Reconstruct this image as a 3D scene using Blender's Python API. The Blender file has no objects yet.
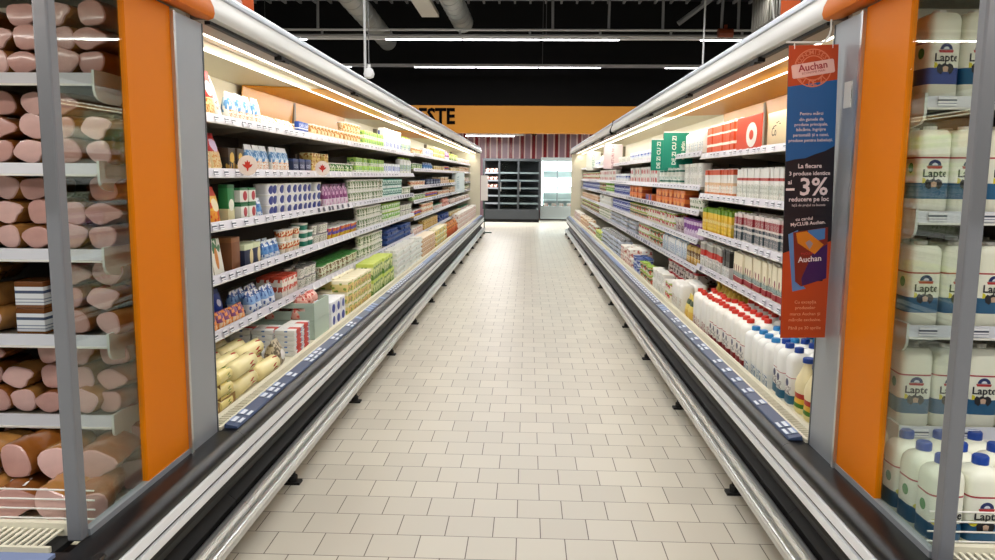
import bpy, bmesh, math, random
from mathutils import Vector, Matrix
random.seed(7)
PI = math.pi
scene = bpy.context.scene
COL = scene.collection
CX = -0.06            # centre line of the aisle
Y0, Y1 = 3.0, 20.2    # the long cases start and end here

# ------------------------------------------------------------------ materials
def lin(c):
    if isinstance(c, str):
        c = [int(c[i:i+2], 16)/255 for i in (0, 2, 4)]
    return tuple(((x/12.92) if x <= .04045 else ((x+.055)/1.055)**2.4) for x in c[:3]) + (1,)
_m = {}
def mat(name, col, rough=.5, metal=0., emit=0., noise=0., nscale=40., coat=0., spec=.5):
    if name in _m: return _m[name]
    m = bpy.data.materials.new(name); m.use_nodes = True; nt = m.node_tree
    b = nt.nodes['Principled BSDF']
    b.inputs['Base Color'].default_value = lin(col)
    b.inputs['Roughness'].default_value = rough; b.inputs['Metallic'].default_value = metal
    b.inputs['Specular IOR Level'].default_value = spec
    if coat: b.inputs['Coat Weight'].default_value = coat
    if emit:
        b.inputs['Emission Color'].default_value = lin(col); b.inputs['Emission Strength'].default_value = emit
    if noise:
        n = nt.nodes.new('ShaderNodeTexNoise'); n.inputs['Scale'].default_value = nscale; n.inputs['Detail'].default_value = 5
        tc = nt.nodes.new('ShaderNodeTexCoord'); nt.links.new(tc.outputs['Object'], n.inputs['Vector'])
        r = nt.nodes.new('ShaderNodeMapRange'); r.inputs[3].default_value = 1-noise; r.inputs[4].default_value = 1+noise
        nt.links.new(n.outputs['Fac'], r.inputs[0])
        x = nt.nodes.new('ShaderNodeVectorMath'); x.operation = 'SCALE'; x.inputs[0].default_value = lin(col)[:3]
        nt.links.new(r.outputs[0], x.inputs['Scale']); nt.links.new(x.outputs[0], b.inputs['Base Color'])
    _m[name] = m; return m

class G:
    """small node-graph helper"""
    def __init__(s, nt): s.nt = nt
    def new(s, t, **kw):
        n = s.nt.nodes.new(t)
        for k, v in kw.items(): setattr(n, k, v)
        return n
    def math(s, op, a, b=None, c=None):
        n = s.new('ShaderNodeMath', operation=op)
        for i, v in enumerate((a, b, c)):
            if v is None: continue
            if isinstance(v, (int, float)): n.inputs[i].default_value = v
            else: s.nt.links.new(v, n.inputs[i])
        return n.outputs[0]
    def mix(s, f, a, b):
        n = s.new('ShaderNodeMix', data_type='RGBA')
        if isinstance(f, (int, float)): n.inputs[0].default_value = f
        else: s.nt.links.new(f, n.inputs[0])
        for i, v in ((6, a), (7, b)):
            if isinstance(v, tuple): n.inputs[i].default_value = v
            else: s.nt.links.new(v, n.inputs[i])
        return n.outputs[2]

def pack(name, bands, blob=None, text=None, rough=.45, speck=None, stripes=None):
    """printed packaging: bands=[(z0,colour)..] bottom to top, blob=(cx,cz,rx,rz,colour), text=(z0,z1,colour), speck=(colour,amount,scale,z0,z1)"""
    if name in _m: return _m[name]
    m = bpy.data.materials.new(name); m.use_nodes = True; nt = m.node_tree; g = G(nt)
    bs = nt.nodes['Principled BSDF']; bs.inputs['Roughness'].default_value = rough
    tc = g.new('ShaderNodeTexCoord'); sx = g.new('ShaderNodeSeparateXYZ'); nt.links.new(tc.outputs['Generated'], sx.inputs[0])
    x, y, z = sx.outputs
    cr = g.new('ShaderNodeValToRGB'); cr.color_ramp.interpolation = 'CONSTANT'; e = cr.color_ramp.elements
    e[0].position = 0; e[0].color = lin(bands[0][1])
    if len(bands) == 1: e.remove(e[1])
    for i, (p, c) in enumerate(bands[1:]):
        el = e[1] if i == 0 else e.new(p)
        el.position = p; el.color = lin(c)
    nt.links.new(z, cr.inputs[0]); col = cr.outputs[0]
    if stripes:
        c, n_, wd = stripes
        f = g.math('LESS_THAN', g.math('FRACT', g.math('MULTIPLY', g.math('ADD', x, g.math('MULTIPLY', y, .5)), n_)), wd)
        col = g.mix(f, col, lin(c))
    if speck:
        c, amt, sc, z0, z1 = speck
        v = g.new('ShaderNodeTexVoronoi'); v.inputs['Scale'].default_value = sc
        oi = g.new('ShaderNodeObjectInfo')
        nt.links.new(tc.outputs['Generated'], v.inputs['Vector'])
        s2 = g.new('ShaderNodeSeparateColor'); nt.links.new(v.outputs['Color'], s2.inputs[0])
        f = g.math('LESS_THAN', s2.outputs[0], amt)
        f = g.math('MULTIPLY', f, g.math('MULTIPLY', g.math('GREATER_THAN', z, z0), g.math('LESS_THAN', z, z1)))
        col = g.mix(f, col, lin(c))
    if blob:
        cx, cz, rx, rz, c = blob
        d = g.math('ADD', g.math('POWER', g.math('DIVIDE', g.math('ABSOLUTE', g.math('SUBTRACT', x, cx)), rx), 2.),
                   g.math('POWER', g.math('DIVIDE', g.math('ABSOLUTE', g.math('SUBTRACT', z, cz)), rz), 2.))
        f = g.math('MULTIPLY', g.math('LESS_THAN', d, 1.), g.math('LESS_THAN', y, .5))
        col = g.mix(f, col, lin(c))
    if text:
        z0, z1, c = text
        n = g.new('ShaderNodeTexNoise'); n.inputs['Scale'].default_value = 9; n.inputs['Detail'].default_value = 1
        mp = g.new('ShaderNodeMapping'); mp.inputs['Scale'].default_value = (2.4, .3, 1.6); nt.links.new(tc.outputs['Generated'], mp.inputs[0]); nt.links.new(mp.outputs[0], n.inputs['Vector'])
        f = g.math('GREATER_THAN', n.outputs['Fac'], .53)
        f = g.math('MULTIPLY', f, g.math('MULTIPLY', g.math('GREATER_THAN', z, z0), g.math('LESS_THAN', z, z1)))
        f = g.math('MULTIPLY', f, g.math('LESS_THAN', g.math('ABSOLUTE', g.math('SUBTRACT', x, .5)), .38))
        col = g.mix(f, col, lin(c))
    nt.links.new(col, bs.inputs['Base Color'])
    _m[name] = m; return m

STEEL = mat('brushed_aluminium', 'c9cac8', .28, .85, noise=.05, nscale=8)
STRIP = mat('satin_silver_strip', 'eef0f2', .4)
BLACK = mat('black_plastic', '100f0e', .55, noise=.1, nscale=20, spec=.18)
BLACKG = mat('glossy_black_plastic', '121214', .3, spec=.3)
DARK = mat('dark_recess', '0b0a09', .8)
WHITE = mat('white_enamel', 'e6e4dd', .4)
CREAM = mat('cream_enamel', 'e2dcc6', .4)
SHELFM = mat('shelf_enamel', '8f8778', .45)
GAPSHADE = mat('gap_shade_brown', '3c352d', .6)  # brown that paints the shade seen in gaps between products
GREYP = mat('grey_painted_panel', 'a0a5aa', .42, .35, noise=.04, nscale=5)
GREYPOLE = mat('grey_pole', '7d7f84', .45, .2)
ORANGE = mat('orange_panel_paint', 'de7a00', .5, noise=.03, nscale=3, spec=.15)
ORANGED = mat('orange_canopy_paint', 'd87008', .5, spec=.2)
CANOPY = mat('canopy_white', 'd3d2cc', .35)
CANOPYE = mat('canopy_edge_trim', 'c0c8d2', .3, .3)
TAN = mat('tan_kickplate', 'b09b78', .5, noise=.06)
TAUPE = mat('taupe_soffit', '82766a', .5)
AMBER = mat('amber_reflection_tint', 'd6962e', .35)  # warm reflections inside the case, put into an amber colour
RAILP = mat('price_rail_plastic', 'd6d4dd', .3)
RAILB = mat('blue_price_rail_plastic', '48587a', .3)
TUBE = mat('lamp_tube', 'fff6e4', .5, emit=4.5)
RUBBER = mat('rubber', '0c0c0c', .6)
PAPER = pack('price_paper', [(0, 'e9e9ee'), (.2, '6a7088'), (.3, 'e9e9ee'), (.5, '3a4258'), (.72, 'e9e9ee')])
PAPERB = pack('price_paper_blue', [(0, '8ea4cc'), (.2, 'dfe6f2'), (.42, '4a5a80'), (.6, 'dfe6f2'), (.85, '8ea4cc')])

def glass_mat(name, refl=.9, tint='f4f8f6'):
    m = bpy.data.materials.new(name); m.use_nodes = True; nt = m.node_tree; nt.nodes.clear()
    o = nt.nodes.new('ShaderNodeOutputMaterial'); t = nt.nodes.new('ShaderNodeBsdfTransparent'); t.inputs[0].default_value = lin(tint)
    g_ = nt.nodes.new('ShaderNodeBsdfGlossy'); g_.inputs['Roughness'].default_value = .02; g_.inputs[0].default_value = (.9, .95, .9, 1)
    f = nt.nodes.new('ShaderNodeFresnel'); f.inputs[0].default_value = 1.45
    x = nt.nodes.new('ShaderNodeMath'); x.operation = 'MULTIPLY'; x.inputs[1].default_value = refl
    mx = nt.nodes.new('ShaderNodeMixShader'); nt.links.new(f.outputs[0], x.inputs[0]); nt.links.new(x.outputs[0], mx.inputs[0])
    nt.links.new(t.outputs[0], mx.inputs[1]); nt.links.new(g_.outputs[0], mx.inputs[2]); nt.links.new(mx.outputs[0], o.inputs[0]); return m
GLASS = glass_mat('side_glass', .16)

def floor_mat():
    m = bpy.data.materials.new('floor_tiles'); m.use_nodes = True; nt = m.node_tree; g = G(nt); b = nt.nodes['Principled BSDF']
    tc = g.new('ShaderNodeTexCoord'); mp = g.new('ShaderNodeMapping'); mp.inputs['Location'].default_value = (.827+2*.0, -3.078, 0)
    nt.links.new(tc.outputs['Object'], mp.inputs[0])
    br = g.new('ShaderNodeTexBrick'); br.offset = .5; br.inputs['Scale'].default_value = 1
    br.inputs['Brick Width'].default_value = .2; br.inputs['Row Height'].default_value = .193
    br.inputs['Mortar Size'].default_value = .0022; br.inputs['Mortar Smooth'].default_value = .1; br.inputs['Bias'].default_value = 0
    br.inputs['Color1'].default_value = lin('bfb9ab'); br.inputs['Color2'].default_value = lin('c9c3b4'); br.inputs['Mortar'].default_value = lin('544a3d')
    nt.links.new(mp.outputs[0], br.inputs['Vector'])
    n = g.new('ShaderNodeTexNoise'); n.inputs['Scale'].default_value = 1.3; n.inputs['Detail'].default_value = 6; nt.links.new(tc.outputs['Object'], n.inputs['Vector'])
    r = g.new('ShaderNodeMapRange'); r.inputs[3].default_value = .93; r.inputs[4].default_value = 1.05; nt.links.new(n.outputs['Fac'], r.inputs[0])
    v = g.new('ShaderNodeVectorMath', operation='SCALE'); nt.links.new(br.outputs['Color'], v.inputs[0]); nt.links.new(r.outputs[0], v.inputs['Scale'])
    nt.links.new(v.outputs[0], b.inputs['Base Color'])
    rr = g.new('ShaderNodeMapRange'); rr.inputs[3].default_value = .26; rr.inputs[4].default_value = .42
    nt.links.new(n.outputs['Fac'], rr.inputs[0]); nt.links.new(rr.outputs[0], b.inputs['Roughness'])
    bp = g.new('ShaderNodeBump'); bp.inputs['Strength'].default_value = .25; bp.inputs['Distance'].default_value = .002; bp.invert = True
    nt.links.new(br.outputs['Fac'], bp.inputs['Height']); nt.links.new(bp.outputs[0], b.inputs['Normal'])
    return m

def stripe_mat():
    m = bpy.data.materials.new('striped_wall_cladding'); m.use_nodes = True; nt = m.node_tree; g = G(nt); b = nt.nodes['Principled BSDF']
    tc = g.new('ShaderNodeTexCoord'); sx = g.new('ShaderNodeSeparateXYZ'); nt.links.new(tc.outputs['Object'], sx.inputs[0])
    f = g.math('FRACT', g.math('DIVIDE', g.math('ADD', sx.outputs[0], 20.18), .405))
    cr = g.new('ShaderNodeValToRGB'); cr.color_ramp.interpolation = 'CONSTANT'; e = cr.color_ramp.elements
    e[0].position = 0; e[0].color = lin('f2d8d4'); e[1].position = .13; e[1].color = lin('8c1520')
    for p, c in ((.44, 'f2d8d4'), (.55, 'a88490')): q = e.new(p); q.color = lin(c)
    nt.links.new(f, cr.inputs[0]); nt.links.new(cr.outputs[0], b.inputs['Base Color']); b.inputs['Roughness'].default_value = .25
    return m

def corr_mat():
    return mat('ribbed_galvanised', '6a675f', .5, .3, noise=.08)

# ------------------------------------------------------------------ mesh builder
class MB:
    def __init__(s): s.v = []; s.f = []; s.mi = []; s.ms = []
    def m(s, material):
        if material not in s.ms: s.ms.append(material)
        return s.ms.index(material)
    def add(s, vs, fs, material):
        o = len(s.v); k = s.m(material); s.v += [tuple(v) for v in vs]
        for f in fs: s.f.append([o+i for i in f]); s.mi.append(k)
        return s
    def box(s, x0, x1, y0, y1, z0, z1, material):
        vs = [(x, y, z) for z in (z0, z1) for y in (y0, y1) for x in (x0, x1)]
        return s.add(vs, [(0, 2, 3, 1), (4, 5, 7, 6), (0, 1, 5, 4), (2, 6, 7, 3), (0, 4, 6, 2), (1, 3, 7, 5)], material)
    def prism(s, prof, y0, y1, material, side=None):
        """closed profile [(h,z)] swept along Y; side=-1/+1 turns h into a distance from the aisle centre"""
        P_ = [((CX+side*h) if side else h, z) for h, z in prof]; n = len(P_)
        vs = [(x, y0, z) for x, z in P_] + [(x, y1, z) for x, z in P_]
        fs = [(i, (i+1) % n, n+(i+1) % n, n+i) for i in range(n)] + [tuple(range(n))[::-1], tuple(range(n, 2*n))]
        return s.add(vs, fs, material)
    def prismx(s, prof, x0, x1, material):
        n = len(prof); vs = [(x0, y, z) for y, z in prof] + [(x1, y, z) for y, z in prof]
        fs = [(i, (i+1) % n, n+(i+1) % n, n+i) for i in range(n)] + [tuple(range(n))[::-1], tuple(range(n, 2*n))]
        return s.add(vs, fs, material)
    def tube(s, a, b, r, material, n=10, r2=None):
        a = Vector(a); b = Vector(b); d = (b-a).normalized(); u = d.orthogonal().normalized(); w = d.cross(u)
        r2 = r if r2 is None else r2; vs = []
        for c, q in ((a, r), (b, r2)):
            vs += [c+(u*math.cos(2*PI*i/n)+w*math.sin(2*PI*i/n))*q for i in range(n)]
        fs = [(i, (i+1) % n, n+(i+1) % n, n+i) for i in range(n)] + [tuple(range(n))[::-1], tuple(range(n, 2*n))]
        return s.add(vs, fs, material)
    def loft(s, secs, material, cap=True):
        """secs: list of equal-length vertex rings"""
        n = len(secs[0]); vs = [v for r in secs for v in r]; fs = []
        for k in range(len(secs)-1):
            for i in range(n): fs.append((k*n+i, k*n+(i+1) % n, (k+1)*n+(i+1) % n, (k+1)*n+i))
        if cap: fs += [tuple(range(n))[::-1], tuple(range((len(secs)-1)*n, len(secs)*n))]
        return s.add(vs, fs, material)
    def mesh(s, name, smooth=False, bevel=0.):
        me = bpy.data.meshes.new(name); me.from_pydata(s.v, [], s.f)
        for m_ in s.ms: me.materials.append(m_)
        for p, k in zip(me.polygons, s.mi): p.material_index = k
        bm = bmesh.new(); bm.from_mesh(me); bmesh.ops.recalc_face_normals(bm, faces=bm.faces)
        if bevel: bmesh.ops.bevel(bm, geom=[e for e in bm.edges if e.calc_face_angle(0) > .5], offset=bevel, segments=2, affect='EDGES', profile=.5)
        bm.to_mesh(me); bm.free()
        if smooth:
            me.polygons.foreach_set('use_smooth', [True]*len(me.polygons))
            me.set_sharp_from_angle(angle=math.radians(42))
        me.update(); return me
    def build(s, name, parent=None, loc=None, smooth=False, bevel=0., rz=0.):
        """vertices are in world space unless loc is given"""
        o = bpy.data.objects.new(name, s.mesh(name, smooth, bevel)); COL.objects.link(o)
        if loc: o.location = loc
        if rz: o.rotation_euler[2] = rz
        if parent is not None:
            o.parent = parent
            if parent.type == 'EMPTY' and not loc: o.location = -Vector(parent.location)
        return o
def child(o, parent):
    o.parent = parent; return o
def wsub(mb, name, parent, **kw):
    """sub-part of a part, both modelled in world space (parent part already carries the offset)"""
    o = bpy.data.objects.new(name, mb.mesh(name, **kw)); COL.objects.link(o); o.parent = parent; return o
LABELS = {}
def tag(o, label, cat, group=None):
    o['label'] = label; o['category'] = cat
    if group: o['group'] = group
    n = len(label.split()); assert 4 <= n <= 16, (n, label)
    if label in LABELS and LABELS[label] != group: print('DUPLICATE LABEL', label)
    LABELS[label] = group or id(o); return o
def struct(o): o['kind'] = 'structure'; return o
def empty(name, loc, rz=0.):
    o = bpy.data.objects.new(name, None); o.empty_display_size = .1; COL.objects.link(o); o.location = loc; o.rotation_euler[2] = rz; return o

# text as a mesh: items (string, x, y, size, rotation, bold)
def text_parts(items, align='CENTER'):
    out = []
    for (t, x, y, size, rot, bold) in items:
        cu = bpy.data.curves.new('t', 'FONT'); cu.body = t; cu.size = size; cu.align_x = align; cu.align_y = 'CENTER'; cu.offset = bold*size
        cu.resolution_u = 2
        ob = bpy.data.objects.new('t', cu); COL.objects.link(ob)
        dg = bpy.context.evaluated_depsgraph_get(); me = bpy.data.meshes.new_from_object(ob.evaluated_get(dg))
        c, s = math.cos(rot), math.sin(rot)
        vs = [(x+v.co.x*c-v.co.y*s, y+v.co.x*s+v.co.y*c) for v in me.vertices]
        fs = [tuple(p.vertices) for p in me.polygons]
        out.append((vs, fs)); bpy.data.objects.remove(ob); bpy.data.curves.remove(cu); bpy.data.meshes.remove(me)
    return out

# ------------------------------------------------------------------ room
def room():
    struct(MB().box(-14, 14, -8, 29, -.1, 0, floor_mat()).build('floor'))
    wb = mat('black_wall_paint', '0d0c0c', .7); wg = mat('grey_wall_paint', '35322f', .7)
    struct(MB().box(-14.2, -14, -8, 29, 0, 7.5, wg).build('wall_left'))
    struct(MB().box(14, 14.2, -8, 29, 0, 7.5, wg).build('wall_right'))
    struct(MB().box(-14, 14, 28.2, 28.4, 0, 7.5, wb).build('wall_back'))
    struct(MB().box(-14, 14, -8.2, -8, 0, 7.5, wg).build('wall_front'))
    struct(MB().box(-14, 14, -8, 29, 7.5, 7.6, wb).build('ceiling'))
    c = MB().box(-9, 9, 28.08, 28.2, 0, 2.98, stripe_mat()).build('striped_wall_panel')
    tag(c, 'red and white vertically striped wall panel behind the far fridges', 'wall panel')
    # dark upper fascia and its soffit behind the orange band
    s = struct(MB().box(-9, 9, 23.35, 28.18, 2.99, 3.06, mat('soffit_white', 'b5b0ac', .6)).build('trim_1'))
    sg = MB().box(-6.2, 5.8, 23.0, 23.3, 2.72, 3.50, mat('orange_sign_paint', 'c47e00', .5, noise=.02, nscale=2)).build('department_sign')
    tag(sg, 'long orange overhead department sign band with black capital letters', 'sign')
    tp = text_parts([('PESTE', 0, 0, .62, 0, .03)])
    mb = MB(); bt = mat('sign_black_letter', '060505', .8, spec=.05)
    tp = [([(x*.84, y) for x, y in vs], fs) for vs, fs in tp]; xs = [v[0] for v in tp[0][0]]; dx = -2.14-max(xs)
    for vs, fs in tp:
        n = len(vs); mb.add([(x+dx, 22.975, 3.17+y) for x, y in vs], fs, bt)
        mb.add([(x+dx, 22.999, 3.17+y) for x, y in vs], fs, bt)
    wsub(mb, 'lettering', sg)
OVER = 430
room()

# ------------------------------------------------------------------ overhead lamps, ducts, pipes
def strip_light(y, x0, x1, z, label, group):
    e = empty('strip_light', ((x0+x1)/2, y, z))
    tag(e, label, 'ceiling light', group)
    MB().box(x0, x1, y-.06, y+.06, z, z+.09, mat('lamp_trunking', 'e8e8ea', .5)).build('trunking', e)
    g = mat('luminaire_diffuser', 'fdfbff', .5, emit=LAMP)
    x = x0+.05; k = 0
    while x < x1-.5:
        if k % 4 != 2:
            MB().box(x, min(x+1.9, x1), y-.045, y+.045, z-.016, z-.001, g).build('diffuser', e)
        x += 1.95; k += 1
    for q in (x0+1.2, (x0+x1)/2+.4, x1-1.3):
        MB().tube((q, y, z+.09), (q, y, 7.5), .008, mat('suspension_wire', '77777a', .5), 6).build('suspension_wire', e)
LAMP = 9.
def lamp(name, loc, sx, sy, power, rot=(0, 0, 0), col=(1, 1, 1)):
    l = bpy.data.lights.new(name, 'AREA'); l.shape = 'RECTANGLE'; l.size = sx; l.size_y = sy; l.energy = power; l.color = col
    o = bpy.data.objects.new(name, l); COL.objects.link(o); o.location = loc; o.rotation_euler = rot; return o
rows = [(-5, 'behind the camera end of the aisle'), (0, 'over the near aisle entrance'), (5, 'over the near cases'), (10, 'over the middle of the cases'),
        (15, 'over the far part of the cases'), (20, 'high above the aisle end, nearer of the two in view'), (25, 'high above the orange sign, farther of the two in view')]
for y, w in rows:
    strip_light(y, -9.5, 9.5, 4.85, 'long suspended white strip light '+w if len(w) < 34 else 'suspended strip light '+w, None)
    if y < 22: lamp('strip_lamp', (0, y, 4.83), 18, .08, OVER, col=(1, .985, .955))

def overhead():
    dm = mat('duct_metal', '9a9e9c', .45, .4, noise=.12, nscale=6)
    def duct(a, b, r, label):
        mb = MB(); a = Vector(a); b = Vector(b); n = 14
        for i in range(n):
            p = a.lerp(b, i/n); q = a.lerp(b, (i+.88)/n); q2 = a.lerp(b, (i+1)/n)
            mb.tube(p, q, r, dm, 20); mb.tube(q, q2, r*1.04, dm, 20)
        tag(mb.build('ventilation_duct', smooth=True), label, 'duct')
    duct((-3.9, 14.0, 5.45), (-4.25, 23.9, 5.45), .26, 'round grey spiral ventilation duct left of the white cable tray')
    duct((-1.9, 14.0, 5.55), (-1.75, 21.0, 5.45), .26, 'round grey spiral ventilation duct beside the white cable tray')
    t = MB(); wm = mat('tray_white', 'cfcac0', .5)
    t.box(-2.75, -2.35, 14, 20.6, 5.5, 5.54, wm); t.box(-2.77, -2.74, 14, 20.6, 5.5, 5.6, wm); t.box(-2.36, -2.33, 14, 20.6, 5.5, 5.6, wm)
    tag(t.build('cable_tray'), 'white cable tray running between the two round ducts', 'cable tray')
    pm = mat('truss_grey', '98989a', .5, .3); pl = mat('pipe_light_grey', 'cfcfd0', .45, .2)
    # lattice girder above the nearer strip light
    e = empty('roof_girder', (0, 19.6, 4.9)); tag(e, 'slender double-rod roof girder just above the nearer strip light', 'girder')
    MB().box(-13.9, 13.9, 19.56, 19.64, 4.86, 4.90, pm).build('bottom_chord', e)
    MB().tube((-13.9, 19.6, 5.01), (13.9, 19.6, 5.01), .03, pl).build('top_chord', e)
    for i in range(-8, 9): MB().tube((i*1.7, 19.6, 4.9), (i*1.7, 19.6, 4.99), .03, pm).build('web_post', e)
    for i, x in enumerate((-5.2, .55, 1.9, 3.2, 4.6, 5.0)):
        o = MB().tube((x, 19.6, 5.04), (x+.03*(-1)**i, 19.6, 7.5), .035, pm).build('girder_hanger')
        tag(o, ('leftmost', 'second', 'third', 'fourth', 'fifth', 'rightmost')[i]+' of six grey rods hanging the slender girder', 'hanger rod')
    o = MB().tube((-13.9, 26, 7.12), (5.0, 26, 7.12), .055, pl).build('water_pipe'); tag(o, 'thin light grey pipe crossing under the roof, lower one', 'pipe')
    o = MB().tube((-13.9, 27, 7.4), (13.9, 27, 7.4), .055, pl).build('water_pipe'); tag(o, 'thin light grey pipe crossing under the roof, upper one', 'pipe')
    mb = MB(); mb.box(-13.9, 13.9, 21.9, 22.1, 6.36, 6.46, pm)
    for i in range(-30, 31): mb.box(i*.45-.03, i*.45+.03, 21.2, 23.6, 6.46, 6.53, pm)
    tag(mb.build('roof_purlins'), 'grey roof beam with short cross ribs at the photo top', 'beam')
    o = MB().tube((3.6, 19.8, 5.2), (5.2, 19.8, 6.4), .06, pm).build('diagonal_brace'); tag(o, 'grey diagonal brace rising to the right', 'brace')
    o = MB().tube((4.5, 19.5, 4.93), (4.85, 19.5, 4.93), .11, mat('valve_red', '8a3a1c', .5)).tube((4.68, 19.5, 4.93), (4.68, 19.5, 5.12), .04, mat('valve_red', '8a3a1c')).build('sprinkler_valve')
    tag(o, 'small red valve beside the slender girder', 'valve')
    # ribbed air box
    mb = MB(); cm = corr_mat()
    mb.box(4.4, 8.5, 13.8, 16.2, 4.35, 6.3, cm)
    for i in range(24): mb.box(4.4+i*.17, 4.48+i*.17, 13.76, 13.8, 4.35, 6.3, cm)
    for i in range(14): mb.box(4.36, 4.4, 13.8+i*.17, 13.88+i*.17, 4.35, 6.3, cm)
    tag(mb.build('air_handling_box'), 'grey ribbed metal air box above the right case', 'air unit')
    # pendant sensor
    e = empty('pendant_sensor', (-2.42, 12, 3.0)); tag(e, 'small white ball sensor hanging on a thin wire', 'sensor')
    wh = mat('sensor_white', 'dcdcdc', .4)
    mb = MB(); ring = lambda z, r: [(-2.42+r*math.cos(a*PI/8), 12+r*math.sin(a*PI/8), z) for a in range(16)]
    mb.loft([ring(2.93, .02), ring(2.95, .07), ring(3.0, .085), ring(3.06, .06), ring(3.09, .03), ring(3.14, .03)], wh); mb.build('sensor_body', e, smooth=True)
    MB().tube((-2.42, 12, 3.14), (-2.42, 12, 7.5), .005, mat('suspension_wire', '77777a')).build('wire', e)
    o = MB().tube((-2.6, 12.6, 3.0), (-2.6, 12.6, 7.5), .02, pl).build('drop_pole'); tag(o, 'thin grey pole dropping from the roof left of the ball sensor', 'pole')
    o = MB().tube((3.55, 16.6, 2.9), (3.55, 16.6, 7.5), .02, pl).build('drop_pole'); tag(o, 'thin grey pole dropping behind the right case', 'pole')
overhead()

# ------------------------------------------------------------------ refrigerated cases
def base_profiles(e, s, y0, y1):
    """bumper, kick rail etc. shared by aisle modules and end cases"""
    MB().prism([(1.115, 0), (1.115, .12), (1.14, .12), (1.14, 0)], y0, y1, TAN, s).build('kick_plate', e)
    MB().prism([(1.03, .092), (1.03, .118), (1.036, .124), (1.036, .13), (1.041, .133), (1.047, .142), (1.053, .142), (1.056, .148), (1.066, .158),
                (1.07, .156), (1.075, .163), (1.09, .166), (1.10, .16), (1.10, .092)], y0, y1, STEEL, s).build('kick_rail', e)
    MB().prism([(1.10, .10), (1.115, .17), (1.15, .20), (1.15, .23), (1.10, .255), (1.08, .30), (1.078, .43), (1.2, .43), (1.3, .38), (1.3, .12)], y0, y1, BLACK, s).build('lower_body', e)
    b = MB().prism([(1.068, .332), (1.066, .338), (1.066, .363), (1.078, .363), (1.078, .332)], y0, y1, STRIP, s)
    b.prism([(1.066, .380), (1.066, .41), (1.068, .416), (1.078, .416), (1.078, .380)], y0, y1, STRIP, s)
    b.build('bumper_strip', e)
    MB().prism([(1.07, .419), (1.068, .432), (1.075, .448), (1.09, .459), (1.11, .464), (1.18, .463), (1.18, .43), (1.085, .425)], y0, y1, BLACKG, s).build('bumper_top', e, smooth=True)
    n = max(1, round((y1-y0)/1.374)); 
def foot(e, s, y):
    m = MB(); X = CX+s*1.065
    m.tube((X, y, .02), (X, y, .1), .014, RUBBER); m.box(X-.04, X+.04, y-.028, y+.028, 0, .012, RUBBER); m.tube((X, y, .01), (X, y, .04), .024, RUBBER)
    m.build('foot', e)

CAN = [(1.15, 2.065), (1.132, 2.072), (1.126, 2.09), (1.13, 2.115), (1.142, 2.14), (1.149, 2.155), (1.15, 2.166)]
CANT = [(1.15, 2.168), (1.146, 2.172), (1.146, 2.180), (1.152, 2.184), (1.152, 2.192), (1.158, 2.203), (1.175, 2.210), (1.20, 2.210), (1.20, 2.168)]
def canopy(e, s, y0, y1, m1, m2, name='canopy'):
    c = MB().prism(CAN+[(1.98, 2.185), (1.98, 2.13), (1.32, 2.13), (1.2, 2.075)], y0, y1, m1, s).build(name, e, smooth=True)
    t = MB().prism(CANT, y0, y1, m2, s)
    wsub(t, 'canopy_trim', c, smooth=True)
    return c

TAGN = {}
def tag_geom(mb, s, h, z, y, w=.05, hh=.028, slope=.35, m=PAPER):
    X = CX+s*h; dx = s*slope*hh/2
    mb.add([(X-dx-s*.002, y-w/2, z-hh/2), (X-dx-s*.002, y+w/2, z-hh/2), (X+dx-s*.002, y+w/2, z+hh/2), (X+dx-s*.002, y-w/2, z+hh/2),
            (X-dx, y-w/2, z-hh/2), (X-dx, y+w/2, z-hh/2), (X+dx, y+w/2, z+hh/2), (X+dx, y-w/2, z+hh/2)],
           [(0, 1, 2, 3), (7, 6, 5, 4), (0, 4, 5, 1), (1, 5, 6, 2), (2, 6, 7, 3), (3, 7, 4, 0)], m)

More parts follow.
